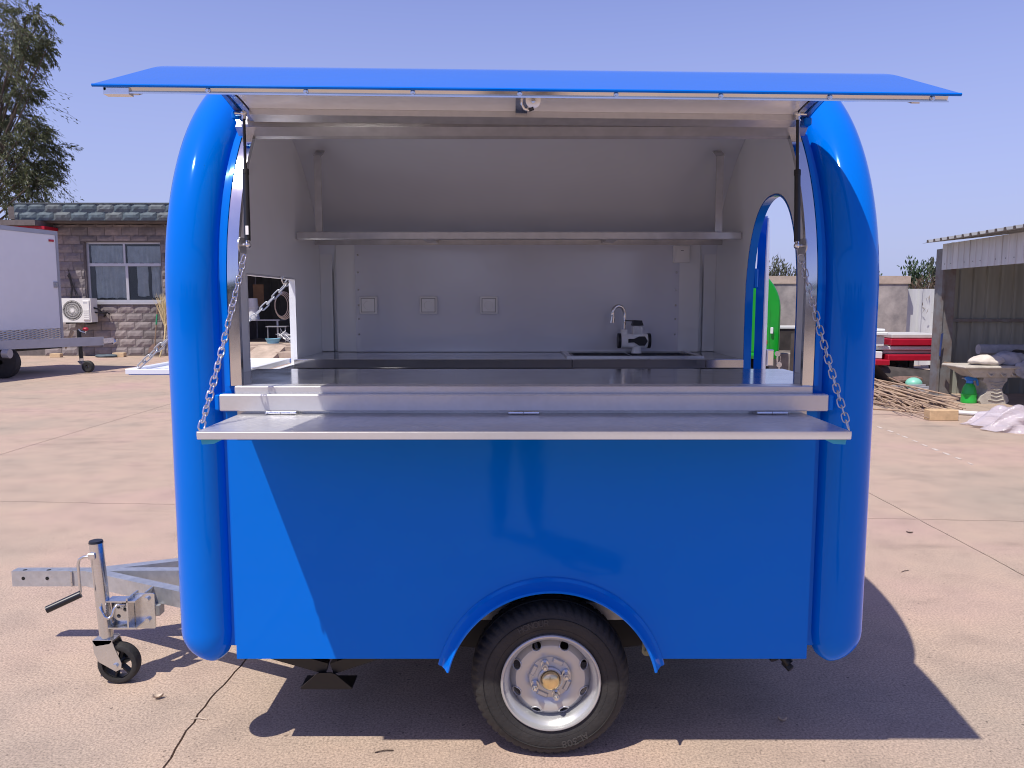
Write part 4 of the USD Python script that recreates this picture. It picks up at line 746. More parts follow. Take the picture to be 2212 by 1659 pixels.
part(tbl, 'tabletop', bx(c[0] - .6, c[0] + 1.0, 24.4, 25.2, c[2] - .04, c[2]), 'trim_grey', False)
for dx in (-.55, .9): part(tbl, 'leg', bx(c[0] + dx, c[0] + dx + .05, 24.42, 24.47, .4, c[2] - .041), 'trim_grey', False)
def bucket(cx, cy, z, r, h, nm, lb): solo(nm, lathe([(0, h), (r * .86, h), (r * .88, h - .02), (r, .08), (r * 1.06, .075), (r * 1.06, 0), (0, 0)], (cx, cy, z), 28, 'z'), 'bucket_white', lb, 'bucket')
bucket(c[0] + .06, 24.75, c[2] + .001, .19, .34, 'bucket', 'lower white bucket of the pair on the dark table'); bucket(c[0] + .05, 24.75, c[2] + .342, .175, .33, 'bucket', 'upper white bucket turned over on another bucket')
c2 = at(558, 638, 25.6); solo('plywood_board', bx(c2[0] - .17, c2[0] + .18, 25.6, 25.62, c2[2] - .37, c2[2] + .36), 'board_brown', 'brown plywood board standing behind the white buckets', 'board', smooth=False)
c3 = at(590, 744, 23.75); solo('wash_basin', lathe([(0, .02), (.15, .02), (.21, .15), (.235, .152), (.235, .14), (.22, .135), (.165, 0), (0, 0)], (c3[0], 23.75, .401), 36, 'z'), 'basin_blue', 'light blue plastic basin on the store floor', 'basin', smooth=40)
hs = at(608, 660, 24.3); solo('hose_coil', [tube([(hs[0] + (.20 + .03 * k) * math.cos(t) + .02 * k, 24.3 + .02 * k, hs[2] + (.34 + .03 * k) * math.sin(t)) for t in np.arange(24) * 2 * pi / 24], .014, 6, True) for k in range(4)], 'kerb_stone', 'pale hose hanging in loops inside the open store', 'hose', smooth=True)
ch = at(600, 705, 24.2)
cr_ = thing('metal_stool', (ch[0], 24.2, .4), 'grey metal stool beside the blue basin', 'stool')
part(cr_, 'seat', bx(ch[0] - .35, ch[0] + .3, 24.1, 24.5, ch[2] - .02, ch[2] + .01), 'trim_grey', False)
for dx in (-.3, .02, .25): part(cr_, 'leg', cyl((ch[0] + dx, 24.15, .401), (ch[0] + dx, 24.15, ch[2] - .021), .015, 6), 'trim_grey')
solo('wire_heap', [tube([at(615 + rng.normal(0, 8), 728 + rng.normal(0, 6), 24.0) + rng.normal(0, .05, 3), at(612 + rng.normal(0, 8), 722 + rng.normal(0, 4), 24.0), at(618 + rng.normal(0, 9), 730 + rng.normal(0, 5), 24.0)], .008, 4) for k in range(26)], 'aluminium', 'tangle of thin grey wire on the store floor', 'wire', kind=None)

# ================================================================ right: shed, walls, stacks and the yard's clutter
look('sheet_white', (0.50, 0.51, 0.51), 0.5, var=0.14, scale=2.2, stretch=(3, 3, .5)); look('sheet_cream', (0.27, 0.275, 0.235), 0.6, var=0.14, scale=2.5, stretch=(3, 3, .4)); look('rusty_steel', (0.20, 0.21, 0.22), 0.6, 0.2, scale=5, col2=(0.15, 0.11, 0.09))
look('sheet_roof', (0.26, 0.26, 0.26), 0.6, var=.15, scale=3)
look('old_concrete', (0.42, 0.37, 0.335), 0.9, scale=1.9, bump=.3, bscale=20, col2=(0.15, 0.135, 0.135), detail=9)
look('stone_carved', (0.42, 0.38, 0.32), 0.9, var=.16, scale=7, bump=.5, bscale=40)
look('panel_white', (0.66, 0.67, 0.66), 0.45, var=.05); look('panel_edge', (0.45, 0.43, 0.41), 0.7, var=.1)
SH = thing('open_shed', (8.5, 12, 0), 'open fronted shed of white ribbed metal sheets with rusty corner post', 'shed')
PA, PB = np.array([7.66, 13.85, 0]), np.array([7.36, 8.6, 0]); sd_ = (PB - PA) / np.linalg.norm(PB - PA); so = np.array([sd_[1], -sd_[0], 0]); so = so if so[0] < 0 else -so
EW = 14.08
part(SH, 'corner_post', [bx(7.66, 7.70, 13.80, 14.04, 0, 2.62), bx(7.701, 7.93, 13.86, 13.885, 0, 2.62), bx(7.701, 7.93, 14.02, 14.04, 0, 2.62)], 'rusty_steel', False)
part(SH, 'post_plate', bx(7.62, 8.0, 13.75, 14.04, .0005, .012), 'rusty_steel', False)
for k in range(5):
    a, b = 7.94 + .98 * k, 7.94 + .98 * (k + 1) - .006
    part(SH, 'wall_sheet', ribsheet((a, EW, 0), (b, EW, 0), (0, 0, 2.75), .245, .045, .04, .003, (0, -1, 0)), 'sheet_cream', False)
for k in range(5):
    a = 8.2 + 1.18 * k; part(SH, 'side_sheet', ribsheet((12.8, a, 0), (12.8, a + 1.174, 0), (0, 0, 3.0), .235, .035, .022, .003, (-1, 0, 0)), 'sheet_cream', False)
part(SH, 'girt', bx(7.935, 12.7, EW - .09, EW - .043, 1.32, 1.37), 'rusty_steel', False)
L_ = np.linalg.norm(PB - PA)
for k in range(6):
    a, b = PA + sd_ * (.93 * k), PA + sd_ * min(.93 * (k + 1) - .005, L_)
    part(SH, 'fascia_sheet', ribsheet(a + [0, 0, 2.245], b + [0, 0, 2.245], (0, 0, .455), .186, .02, .012, .003, so), 'sheet_white', False)
    for j in range(4):
        q = a + sd_ * (.10 + .22 * j) + [0, 0, 2.245 + .10] + so * .004
        part(SH, 'fascia_hole', cyl(q - so * .001, q + so * .0015, .009, 7), 'socket_hole', False)
part(SH, 'eave_beam', [bar(PA + [.05, 0, 2.66], PB + [.05, 0, 2.66], .06, .08)], 'rusty_steel', False)
# roof sheets rise away from the eave; ribs run down the slope
E0, E1 = PA + so * .30 - sd_ * .12 + [0, 0, 2.725], PB + so * .30 + [0, 0, 2.725]; up_ = -so * 5.2 + np.array([0, 0, .55])
nrm_ = np.cross(sd_, up_); nrm_ /= np.linalg.norm(nrm_); nrm_ = nrm_ if nrm_[2] > 0 else -nrm_
for k in range(6):
    a = E0 + sd_ * (.944 * k); part(SH, 'roof_sheet', ribsheet(a, a + sd_ * .943, up_, .236, .055, .045, .004, nrm_), 'sheet_roof', False)
# walls behind
CWL = thing('concrete_wall', (7, 19.2, 0), 'stained grey concrete yard wall with a paler coping band', 'wall')
part(CWL, 'wall', bx(-3.4, 9.72, 19.0, 19.25, -.1, 2.12), 'old_concrete', False); part(CWL, 'coping', bx(-3.4, 9.76, 18.975, 19.28, 2.121, 2.31), 'kerb_stone', False)
MF = thing('metal_fence', (10.4, 19.3, 0), 'white ribbed metal sheet fence between concrete wall and shed', 'fence')
for k in range(6): part(MF, 'fence_sheet', ribsheet((9.86 + .72 * k, 19.3, .1), (9.86 + .72 * (k + 1) - .005, 19.3, .1), (0, 0, 1.90), .36, .06, .05, .003, (0, -1, 0)), 'sheet_white', False)
# stacked roofing panels
def panel(x0, x1, y0, y1, z0, z1, lk, label, tilt=0.0):
    m = bx(x0, x1, y0, y1, z0, z1, .012); m = rot(m, (0, 1, 0), tilt, ((x0 + x1) / 2, y0, z0)); return solo('roofing_panel', m, lk, label, 'panel', 'roofing panels stacked beside the shed', smooth=False)
zz = lambda y, Y: at(1900, y, Y)[2]
panel(7.60, 8.66, 15.4, 16.6, .955, 1.035, 'panel_edge', 'uppermost grey panel lying over the red edged panels', .0)
panel(7.54, 8.62, 15.3, 16.5, .815, .945, 'red_paint', 'bright red edged panel, upper one beside the shed post')
panel(7.05, 8.60, 15.36, 16.5, .725, .80, 'panel_white', 'white rolled edge panel between the two red panels')
panel(7.45, 8.58, 15.42, 16.5, .645, .715, 'panel_edge', 'grey panel directly on the lower red edged panel')
panel(7.47, 8.56, 15.24, 16.5, .515, .635, 'red_paint', 'red edged panel, lower one beside the shed post')
panel(6.2, 7.42, 15.3, 16.5, 1.095, 1.145, 'panel_white', 'topmost white panel of the left stack')
panel(6.2, 7.43, 15.2, 16.5, 1.02, 1.085, 'panel_white', 'second white panel from the top of the left stack')
panel(6.1, 7.40, 15.28, 16.5, .80, 1.01, 'panel_white', 'thick white panel in the middle of the left stack')
panel(6.1, 7.36, 15.25, 16.5, .575, .715, 'panel_white', 'lowest white panel above the red one in the left stack', .03)
panel(6.1, 7.42, 15.05, 16.5, .45, .555, 'red_paint', 'red edged panel at the bottom of the left stack', .02)
look('dark_clutter', (0.055, 0.045, 0.042), 0.8, var=.4, scale=4)
RK = thing('timber_rack', (7.4, 16, 0), 'dark rack of posts carrying the stacked panels', 'rack')
for x in (6.2, 7.1, 7.8, 8.5):
    for y in (15.5, 16.4): part(RK, 'rack_post', bx(x, x + .07, y, y + .07, 0, .44), 'dark_clutter', False)
part(RK, 'rack_back', bx(6.0, 8.66, 16.52, 16.56, 0, 1.0), 'dark_clutter', False)
solo('old_cabinet', hull([(7.55, 15.0, .04), (8.5, 15.05, .02), (7.55, 16.1, .04), (8.5, 16.1, .02), (7.25, 15.2, .43), (8.5, 15.3, .30), (7.25, 16.1, .43), (8.5, 16.1, .3)]), 'dark_clutter', 'dark cracked cabinet lying tilted under the red panels', 'cabinet', smooth=False)
solo('brown_plank', hull([(7.5, 14.85, .13), (8.0, 14.9, .16), (8.0, 15.2, .2), (7.5, 15.2, .2), (7.5, 14.85, .16), (8.0, 14.9, .20), (8.0, 15.2, .23), (7.5, 15.2, .23)]), 'rust', 'brown plank lying on rubbish under the red panels', 'plank', smooth=False)
c = ground_at(1973, 842); look('teal_bowl', (0.22, 0.55, 0.42), 0.4); solo('teal_bowl', ball((c[0], c[1], .12), .15, 2, (1, 1, .8)), 'teal_bowl', 'upturned teal bowl beside the stick pile', 'bowl', smooth=True)
for k, (x0, x1, y, z, t) in enumerate(((7.0, 7.72, 14.3, .10, -.02), (7.25, 7.75, 14.15, .055, .05), (7.3, 7.72, 14.05, .02, .03))): solo('steel_profile', bar((x0, y, z), (x1, y + t, z + .03 + .02 * k), .05, .04), 'aluminium', ('long grey steel profile behind the stick pile', 'short white steel profile under the long grey one', 'thin white steel profile lying lowest at the shed post')[k], 'steel profile', smooth=False)
block_thing('orange_brick', 2027, 852, None, (.17, .1, .07), 'rust', 'broken orange brick at the foot of the shed post', 'brick', .2)
# sticks
look('bamboo', (0.36, 0.25, 0.17), 0.8, var=.25, scale=14); look('bamboo_dark', (0.25, 0.17, 0.12), 0.85, var=.25, scale=14)
for k in range(96):
    p = ground_at(1862 + rng.normal(0, 16), 852 + rng.normal(0, 13)); q = ground_at(2005 + rng.uniform(-60, 75), 884 + rng.normal(0, 10)); L = np.linalg.norm(q - p)
    q = p + (q - p) * min(1, 3.1 / L) if k % 4 else p + (q - p) * rng.uniform(.75, 1.15)
    r = rng.uniform(.010, .019); up = rng.uniform(0, 1) ** 1.4; p = p + [0, 0, r + .002 + .24 * up]; q = q + [0, 0, r + .002 + .13 * up * rng.uniform(.3, 1)]
    solo('bamboo_stick', tube([p, (p + q) / 2 + rng.normal(0, .02, 3) * [1, 1, 0] + [0, 0, .01], q], [r, r, r * .7], 5), ('bamboo', 'bamboo_dark', 'bamboo')[k % 3], 'thin brown bamboo stick lying in the pile beside the shed', 'stick', 'bamboo sticks lying in the pile', smooth=True)
rg_ = at(2034, 745, 13.78); look('rag_blue', (0.03, 0.05, 0.16), 0.9); solo('blue_rag', wob(hull([(rg_[0] - .05, 13.74, rg_[2] + .2), (rg_[0] + .0, 13.74, rg_[2] + .22), (rg_[0] - .02, 13.76, rg_[2] - .2), (rg_[0] - .04, 13.78, rg_[2] - .2), (rg_[0] + .01, 13.78, rg_[2])]), .015, 12, 3), 'rag_blue', 'dark blue rag hanging on the outside of the shed post', 'rag', smooth=False)
bk = ground_at(2040, 909); m = rot(bx(-.20, .20, -.09, .09, .001, .15, .008), (0, 0, 1), -.03, (0, 0, 0)); m.apply_translation((bk[0], bk[1] + .09, 0)); look('sand_brick', (0.50, 0.34, 0.19), 0.9, var=.15, scale=12, bump=.3)
solo('loose_brick', m, 'sand_brick', 'sandy yellow brick lying in front of the stick pile', 'brick', smooth=False)
solo('white_pipe', cyl((6.55, 11.45, .04), (7.15, 11.1, .035), .03, 10), 'panel_white', 'short white pipe between the brick and the bubble wrap', 'pipe')
# bubble wrap
def wrap():
    nx, ny = 84, 26; V = []; F = []
    for i in range(nx):
        s = i / (nx - 1); x = 6.20 + 2.3 * s; w = .24 + .08 * math.sin(3 * s + .5); h = .20 * math.exp(-((s - .14) / .12) ** 2) + .085 + .02 * math.sin(9 * s); cy_ = 10.15 - .62 * s
        h *= min(1, 9 * s + .25)
        for j in range(ny):
            t = pi * j / (ny - 1); fold = 1 + .16 * math.sin(5 * t + 14 * s) + .10 * math.sin(11 * t - 30 * s); p = np.array([x + .05 * math.sin(6 * t + 4 * s), cy_ - w * math.cos(t) * fold, max(.004, h * math.sin(t) ** .8 * fold)])
            V.append(p)
    for i in range(nx - 1):
        for j in range(ny - 1): o = i * ny + j; F += [[o, o + ny, o + ny + 1], [o, o + ny + 1, o + 1]]
    return wob(trimesh.Trimesh(V, F, process=False), .016, 6, 5)
usdkit.material(stage, '/World/Looks/bubble_wrap', {'geo': ('geometry', {}), 'v': ('voronoi_texture', {'scale': 40.0}), 'b': ('bump', {'strength': .45, 'distance': .01}), 'p': ('principled_bsdf', {'base_color': (.60, .54, .57), 'roughness': .20, 'ior': 1.45}), 't': ('transparent_bsdf', {'color': (.95, .93, .95)}), 'm': ('mix_closure', {'fac': .42})}, [('geo.position', 'v.vector'), ('v.distance', 'b.height'), ('b.normal', 'p.normal'), ('p.BSDF', 'm.closure1'), ('t.BSDF', 'm.closure2')], surface='m.closure')
solo('bubble_wrap', wrap(), 'bubble_wrap', 'crumpled sheet of clear bubble wrap lying on the yard', 'bubble wrap', smooth=True)
# stone bench with things on it
SB = thing('stone_bench', (8.2, 12.6, 0), 'carved pale stone bench standing at the opening of the shed', 'bench')
bz = .64; top = []
part(SB, 'bench_top', [bx(7.36, 9.6, 12.45, 13.15, bz - .05, bz, .02), hull([(7.42, 12.5, bz - .051), (9.6, 12.5, bz - .051), (7.42, 13.1, bz - .051), (9.6, 13.1, bz - .051), (7.62, 12.6, bz - .20), (9.6, 12.6, bz - .20), (7.62, 13.0, bz - .2), (9.6, 13.0, bz - .2)])], 'stone_carved', False)
for k in range(5):
    part(SB, 'carving', tube([(7.70 + .42 * k + .21 * s, 12.565 - .012 + .0 * s, bz - .125 + .045 * math.sin(2 * pi * s + k)) for s in np.linspace(0, 1.9, 20)], .016, 6), 'stone_carved', True)
leg_o = sg.Polygon([(-.20, 0), (.20, 0), (.23, .05), (.20, .13), (.13, .17), (.10, .24), (.13, .33), (.18, .38), (.18, .43), (-.18, .43), (-.20, .38), (-.13, .32), (-.11, .24), (-.14, .17), (-.21, .12), (-.23, .05)]).buffer(.02).buffer(-.01)
for k, x in enumerate((7.98, 9.3)):
    m = prism(leg_o, 'y', 12.62, 12.98); m.apply_translation((x, 0, 0.001)); part(SB, 'bench_leg', m, 'stone_carved', 30)
    for q in range(6): part(SB, 'carving', tube([(x + .02 + (.13 if abs(q - 2.5) > 1.5 else .09) * math.cos(s), 12.612, .06 + .06 * q + .012 * math.sin(3 * s)) for s in np.linspace(.2, pi - .2, 9)], .009, 5), 'stone_carved', True)
look('cloth_grey', (0.30, 0.30, 0.32), 0.85, var=.2, scale=8); look('cloth_pale', (0.58, 0.52, 0.45), 0.9, var=.12, scale=8)
solo('pale_cloth', wob(ball((7.86, 12.72, bz + .075), .24, 3, (1.15, .8, .36)), .05, 6, 1), 'cloth_pale', 'pale beige cloth heaped on the sunny end of the bench', 'cloth', smooth=True)
solo('plastic_sheet', wob(ball((8.28, 12.78, bz + .09), .28, 3, (1.0, .9, .45)), .06, 7, 2), 'cloth_grey', 'crumpled grey plastic sheet heaped on the shaded bench', 'plastic sheet', smooth=True)
solo('hanging_plastic', wob(ball((8.36, 12.50, bz - .06), .15, 3, (1.1, .35, 1.0)), .05, 8, 4), 'cloth_grey', 'crumpled grey plastic hanging over the front edge of the bench', 'plastic sheet', smooth=True)
solo('fabric_roll', [cyl((8.1, 13.35, bz + .22), (9.2, 13.3, bz + .22), .085, 16)], 'cloth_grey', 'pale blue grey roll lying along the back of the bench', 'roll')
solo('black_roll', cyl((8.55, 12.75, bz + .15), (8.6, 13.1, bz + .15), .085, 16), 'dark_plastic', 'black round roll end beside the grey plastic on the bench', 'roll')
solo('bench_plank', bar((7.72, 13.70, .60), (8.1, 13.3, .55), .07, .03), 'old_wood', 'weathered plank resting between the shed post and the bench', 'plank', smooth=False)
# sprayer bottle
bo = ground_at(2101, 872); bo[1] += .12
SP = thing('spray_bottle', bo, 'green pump spray bottle with a blue head standing before the bench', 'spray bottle')
look('bottle_green', (0.02, 0.40, 0.05), 0.3, var=.04); look('bottle_blue', (0.04, 0.22, 0.62), 0.35, var=.05)
O_ = np.array([bo[0], bo[1], 0])
part(SP, 'bottle', lathe([(0, .001), (.115, .001), (.122, .02), (.118, .07), (.118, .12), (.123, .135), (.123, .15), (.112, .16), (.108, .20), (.09, .27), (.06, .32), (.045, .33), (0, .33)], O_, 32, 'z'), 'bottle_green', 35)
hd_ = part(SP, 'spray_head', [cyl(O_ + [0, 0, .331], O_ + [0, 0, .375], .055, 16), hull([O_ + [-.06, -.03, .376], O_ + [.10, -.03, .376], O_ + [-.06, .03, .376], O_ + [.10, .03, .376], O_ + [-.10, -.015, .425], O_ + [.10, -.02, .43], O_ + [-.10, .015, .425], O_ + [.10, .02, .43], O_ + [.02, 0, .455]]), tube([O_ + [.08, 0, .41], O_ + [.12, 0, .38], O_ + [.14, 0, .29]], [.02, .022, .016], 8)], 'bottle_blue', 25)
part(hd_, 'nozzle', cyl(O_ + [-.13, 0, .41], O_ + [-.095, 0, .412], .013, 10), 'trim_grey')

# ---- green trailer far behind, seen through the open door
look('green_paint', (0.005, 0.27, 0.02), 0.22, var=.04)
GT = thing('green_trailer', (4.95, 17.8, 0), 'glossy green rounded trailer parked beyond the open door of the blue one', 'trailer')
gx, gz, gr = 4.98, 1.50, .92
def garch(R, zb, n=40): t = np.linspace(0, pi, n); return [(gx - R, zb)] + [(gx - R * math.cos(a), gz + R * math.sin(a)) for a in t] + [(gx + R, zb)]
part(GT, 'body', prism(sg.Polygon(garch(gr, .45)), 'y', 17.062, 18.6), 'green_paint', 30)
rl = np.array(garch(gr - .02, .50)); part(GT, 'edge_roll', tube([(p[0], 17.16, p[1]) for p in np.vstack([rl[:1], [[gx - gr + .02, z] for z in np.linspace(.6, 1.45, 6)], rl[2:-1], [[gx + gr - .02, z] for z in np.linspace(1.45, .6, 6)], rl[-1:]])] , .085, 14), 'green_paint', True)
part(GT, 'bumper_roll', cyl((gx - gr + .0, 17.12, .50), (gx + gr, 17.12, .50), .09, 14), 'green_paint', True)
part(GT, 'door_panel', prism(sg.Polygon(garch(gr - .20, .58)), 'y', 17.046, 17.061), 'green_paint', 30)
part(GT, 'tail_lamp', bx(gx + .42, gx + .68, 17.03, 17.055, .74, .84, .012), 'red_paint', False); part(GT, 'number_lamp', bx(gx + .73, gx + .79, 17.0, 17.03, .98, 1.12, .01), 'panel_white', False)
part(GT, 'step_bar', bx(gx + .4, gx + .7, 17.0, 17.035, .60, .63, .01), 'green_paint', False)
for z in (1.98, 1.90, 1.82): part(GT, 'roof_bolt', ball((gx + .52, 16.985, z + .1), .03, 1), 'panel_white')
part(GT, 'tyre', lathe([(.05, -.08), (.22, -.09), (.28, -.05), (.28, .05), (.22, .09), (.05, .08)], (gx - .4, 18.2, .28), 24, 'x'), 'black_rubber', 40)
part(GT, 'tyre', lathe([(.05, -.08), (.22, -.09), (.28, -.05), (.28, .05), (.22, .09), (.05, .08)], (gx + .75, 17.9, .28), 24, 'x'), 'black_rubber', 40)
solo('grey_bin', hull([(6.05, 18.0, .55), (6.75, 18.0, .55), (6.05, 18.6, .55), (6.75, 18.6, .55), (5.98, 17.95, 1.06), (6.8, 17.95, 1.06), (5.98, 18.65, 1.06), (6.8, 18.65, 1.06)]), 'dark_clutter', 'dark open bin by the concrete wall behind the green trailer', 'bin', smooth=False)
solo('bin_rim', bx(5.95, 6.83, 17.93, 18.67, 1.062, 1.11), 'panel_white', 'white board lying over the dark bin by the wall', 'board', smooth=False)
solo('low_block', bx(5.9, 6.9, 17.6, 17.9, .001, .50, .01), 'old_concrete', 'pale concrete block below the dark bin', 'concrete block', smooth=False)

# ================================================================ vegetation
def leaf_look(name, col, col2): 
    usdkit.material(stage, '/World/Looks/' + name, {'geo': ('geometry', {}), 'r': ('rgb_ramp', {'ramp': [(0, col), (1, col2)]}), 'p': ('principled_bsdf', {'roughness': .5}), 't': ('translucent_bsdf', {}), 'm': ('mix_closure', {'fac': .28})}, [('geo.random_per_island', 'r.fac'), ('r.color', 'p.base_color'), ('r.color', 't.color'), ('p.BSDF', 'm.closure1'), ('t.BSDF', 'm.closure2')], surface='m.closure')
leaf_look('willow_leaf', (0.085, 0.100, 0.040), (0.29, 0.30, 0.15)); leaf_look('bush_leaf', (0.05, 0.085, 0.035), (0.13, 0.18, 0.075)); leaf_look('dry_leaf', (0.16, 0.11, 0.07), (0.30, 0.22, 0.14)); leaf_look('dusty_leaf', (0.09, 0.10, 0.06), (0.20, 0.20, 0.14))
look('bark', (0.11, 0.085, 0.065), 0.95, var=.25, scale=9, bump=.5)
def leaves(P, D, size, wid, g):
    P = np.asarray(P); D = np.asarray(D); n = len(P); D = D + g.normal(0, .45, (n, 3)); D /= np.linalg.norm(D, axis=1, keepdims=True)
    S = np.cross(D, g.normal(0, 1, (n, 3))); S /= np.linalg.norm(S, axis=1, keepdims=True); L = size * g.uniform(.6, 1.3, (n, 1)); Wd = wid * g.uniform(.7, 1.2, (n, 1))
    V = np.stack([P, P + D * L * .5 + S * Wd * .5, P + D * L, P + D * L * .5 - S * Wd * .5], 1).reshape(-1, 3); o = np.arange(n)[:, None] * 4
    return trimesh.Trimesh(V, np.vstack([o + [0, 1, 2], o + [0, 2, 3]]), process=False)
def willow(name, base, clumps, label, g, leaf='willow_leaf', lsize=.16, lw=.032, per=330, droop=.9):
    t = thing(name, base, label, 'tree'); base = np.array(base, float)
    top = np.mean([c[0] for c in clumps], 0); trunk = [base, base + (top - base) * .3 + [.2, 0, 0], base + (top - base) * .62, top]
    part(t, 'trunk', tube(trunk, [.30, .22, .10, .04], 10), 'bark', True)
    P, D, LB = [], [], []
    for c, r in clumps:
        c = np.array(c); f = trunk[1] + (trunk[2] - trunk[1]) * g.uniform(0, 1); m = (f + c) / 2 + [0, 0, .5]
        LB.append(tube([f, m, c, c + g.normal(0, .3, 3) * r], [.06, .035, .018, .008], 6))
        ns = int(16 * r) + 6
        for k in range(ns):
            d = g.normal(0, 1, 3); d /= np.linalg.norm(d); d[2] = d[2] * .6 + .1; s = c + d * r * g.uniform(.15, .75); pts = [s]; v = d * .6 + g.normal(0, .2, 3)
            nst = 6; st = r * g.uniform(.14, .26)
            for q in range(nst): v = v + np.array([.06, 0, -droop * .22]); v /= np.linalg.norm(v); pts.append(pts[-1] + v * st)
            pts = np.array(pts); LB.append(tube(pts, np.linspace(.012, .003, len(pts)), 3))
            nl = int(per / ns * g.uniform(.6, 1.4) * r); u = g.uniform(0, nst - .01, nl) ** .95; i = u.astype(int); fr = (u - i)[:, None]; pp = pts[i] * (1 - fr) + pts[i + 1] * fr + g.normal(0, .055 * r, (nl, 3)); dd_ = pts[i + 1] - pts[i]; dd_ /= np.linalg.norm(dd_, axis=1, keepdims=True)
            P.append(pp); D.append(dd_ + [0, 0, -.25])
    part(t, 'limb', LB, 'bark', True, kind='stuff'); part(t, 'crown', leaves(np.vstack(P), np.vstack(D), lsize, lw, g), leaf, False)
    return t
g1 = np.random.default_rng(5); cl = []
for (x, y, r) in [(62, 30, .55), (40, 62, .75), (85, 35, .40), (10, 70, .9), (60, 90, .6), (85, 92, .35), (100, 108, .35), (30, 110, .8), (8, 135, .9), (45, 140, .55), (20, 180, .7), (48, 205, .45), (70, 195, .3), (8, 220, .8), (35, 255, .7), (65, 268, .5), (15, 285, .9), (88, 290, .45), (60, 310, .8), (95, 325, .6), (20, 335, .9), (110, 352, .4), (75, 352, .7), (40, 370, .9), (95, 375, .45), (10, 390, .9), (65, 400, .6), (30, 425, .7), (5, 445, .7), (90, 405, .35), (-40, 120, 1.6), (-50, 250, 2.0), (-40, 380, 2.0), (-90, 60, 2.0), (-110, 260, 2.4), (-60, -10, 1.6)]:
    cl.append((at(x, y, 28 + g1.normal(0, .8)), r))
willow('willow_tree', (-21.3, 28.3, 0), cl, 'tall feathery willow standing behind the left end of the block house', g1, per=1500, lsize=.14, lw=.034)
g2 = np.random.default_rng(9)
def small_tree(name, base, tops, label, leaf, category='tree', lsize=.14, per=160, rad=.35, lw=.05):
    t = thing(name, base, label, category); base = np.array(base, float); LB = []; P = []; D = []
    for c in tops:
        c = np.array(c); m = base + (c - base) * .55 + g2.normal(0, .15, 3); LB.append(tube([base, m, c], [.035, .022, .006], 5))
        nl = int(per * g2.uniform(.7, 1.3)); u = g2.uniform(.35, 1.05, (nl, 1)); P.append(m * (1 - u) + c * u + g2.normal(0, rad * .42, (nl, 3)) * (1.15 - .6 * u)); D.append(np.tile((c - m) / np.linalg.norm(c - m), (nl, 1)))
    part(t, 'stem', LB, 'bark', True, kind='stuff'); part(t, 'crown', leaves(np.vstack(P), np.vstack(D), lsize, lw, g2), leaf, False); return t
small_tree('green_bush', (10.35, 20.5, 0), [at(x, y, 20.5) for x, y in ((1972, 570), (1985, 585), (1995, 575), (2000, 600), (1978, 600), (1965, 590), (1990, 612))], 'green bush rising behind the white metal fence', 'bush_leaf', 'bush', rad=.40, per=130)
small_tree('dusty_sapling', (11.0, 20.8, 0), [at(x, y, 20.8) for x, y in ((2010, 573), (2023, 570), (2035, 578), (2045, 572), (2016, 590), (2030, 595), (2050, 590))], 'sparse dusty sapling behind the fence beside the shed', 'dusty_leaf', 'sapling', rad=.30, per=110)
small_tree('dry_creeper', (10.7, 19.6, 0), [at(x, y, 19.5) for x, y in ((1975, 617), (1990, 610), (2003, 614), (2015, 608), (2025, 618), (2033, 612), (1983, 622), (2040, 622))], 'dry brown creeper tangled along the top of the metal fence', 'dry_leaf', 'creeper', rad=.3, per=130, lsize=.16, lw=.02)
small_tree('far_tree', (10.0, 30, 0), [at(x, y, 30) for x, y in ((1668, 590), (1676, 567), (1690, 572), (1700, 580), (1660, 598), (1684, 600), (1712, 590), (1722, 600))], 'small tree with wispy top behind the concrete wall', 'dusty_leaf', rad=.42, per=110, lsize=.2)
small_tree('wall_weed', (9.3, 19.6, 0), [at(x, y, 19.6) for x, y in ((1888, 590), (1893, 592), (1900, 593))], 'small weed poking over the top of the concrete wall', 'bush_leaf', 'weed', rad=.1, per=14, lsize=.08)

# ================================================================ what stands behind the photographer and shows in the paint and the steel
def crown_tree(name, base, h, r, label, group, g):
    t = thing(name, base, label, 'tree', group); base = np.array(base, float); P, D, LB = [], [], []
    part(t, 'trunk', tube([base, base + [.1, .05, h * .35], base + [0, .1, h * .75]], [.20, .15, .07], 8), 'bark', True)
    for k in range(11):
        d = g.normal(0, 1, 3); d /= np.linalg.norm(d); c = base + [0, 0, h * .66] + d * np.array([r, r, h * .27]) * g.uniform(.45, .9); LB.append(tube([base + [0, 0, h * .4], (base + c) / 2 + [0, 0, h * .25], c], [.06, .04, .015], 5))
        n = 420; q = g.normal(0, 1, (n, 3)); q /= np.linalg.norm(q, axis=1, keepdims=True); P.append(c + q * g.uniform(.3, 1, (n, 1)) * r * .55); D.append(q + [0, 0, -.2])
    part(t, 'limb', LB, 'bark', True, kind='stuff'); part(t, 'crown', leaves(np.vstack(P), np.vstack(D), .24, .11, g), 'bush_leaf', False)
g3 = np.random.default_rng(21)
for k, (x, y, h, r) in enumerate(((-19, -27, 6.0, 2.2), (-12.5, -29, 6.6, 2.5), (-6, -28, 5.4, 2.1), (1.2, -30, 6.2, 2.4), (8.2, -28, 5.6, 2.2), (15.6, -29, 6.4, 2.4))):
    crown_tree('yard_tree', (x, y, 0), h, r, 'leafy tree behind the photographer, mirrored faintly in the blue paint', 'trees behind the photographer', g3)
bw = thing('yard_wall', (0, -32.5, 0), 'grey yard wall behind the photographer, mirrored in the steel', 'wall')
part(bw, 'wall', bx(-34, 32, -32.6, -32.4, -.1, 2.3), 'old_concrete', False)

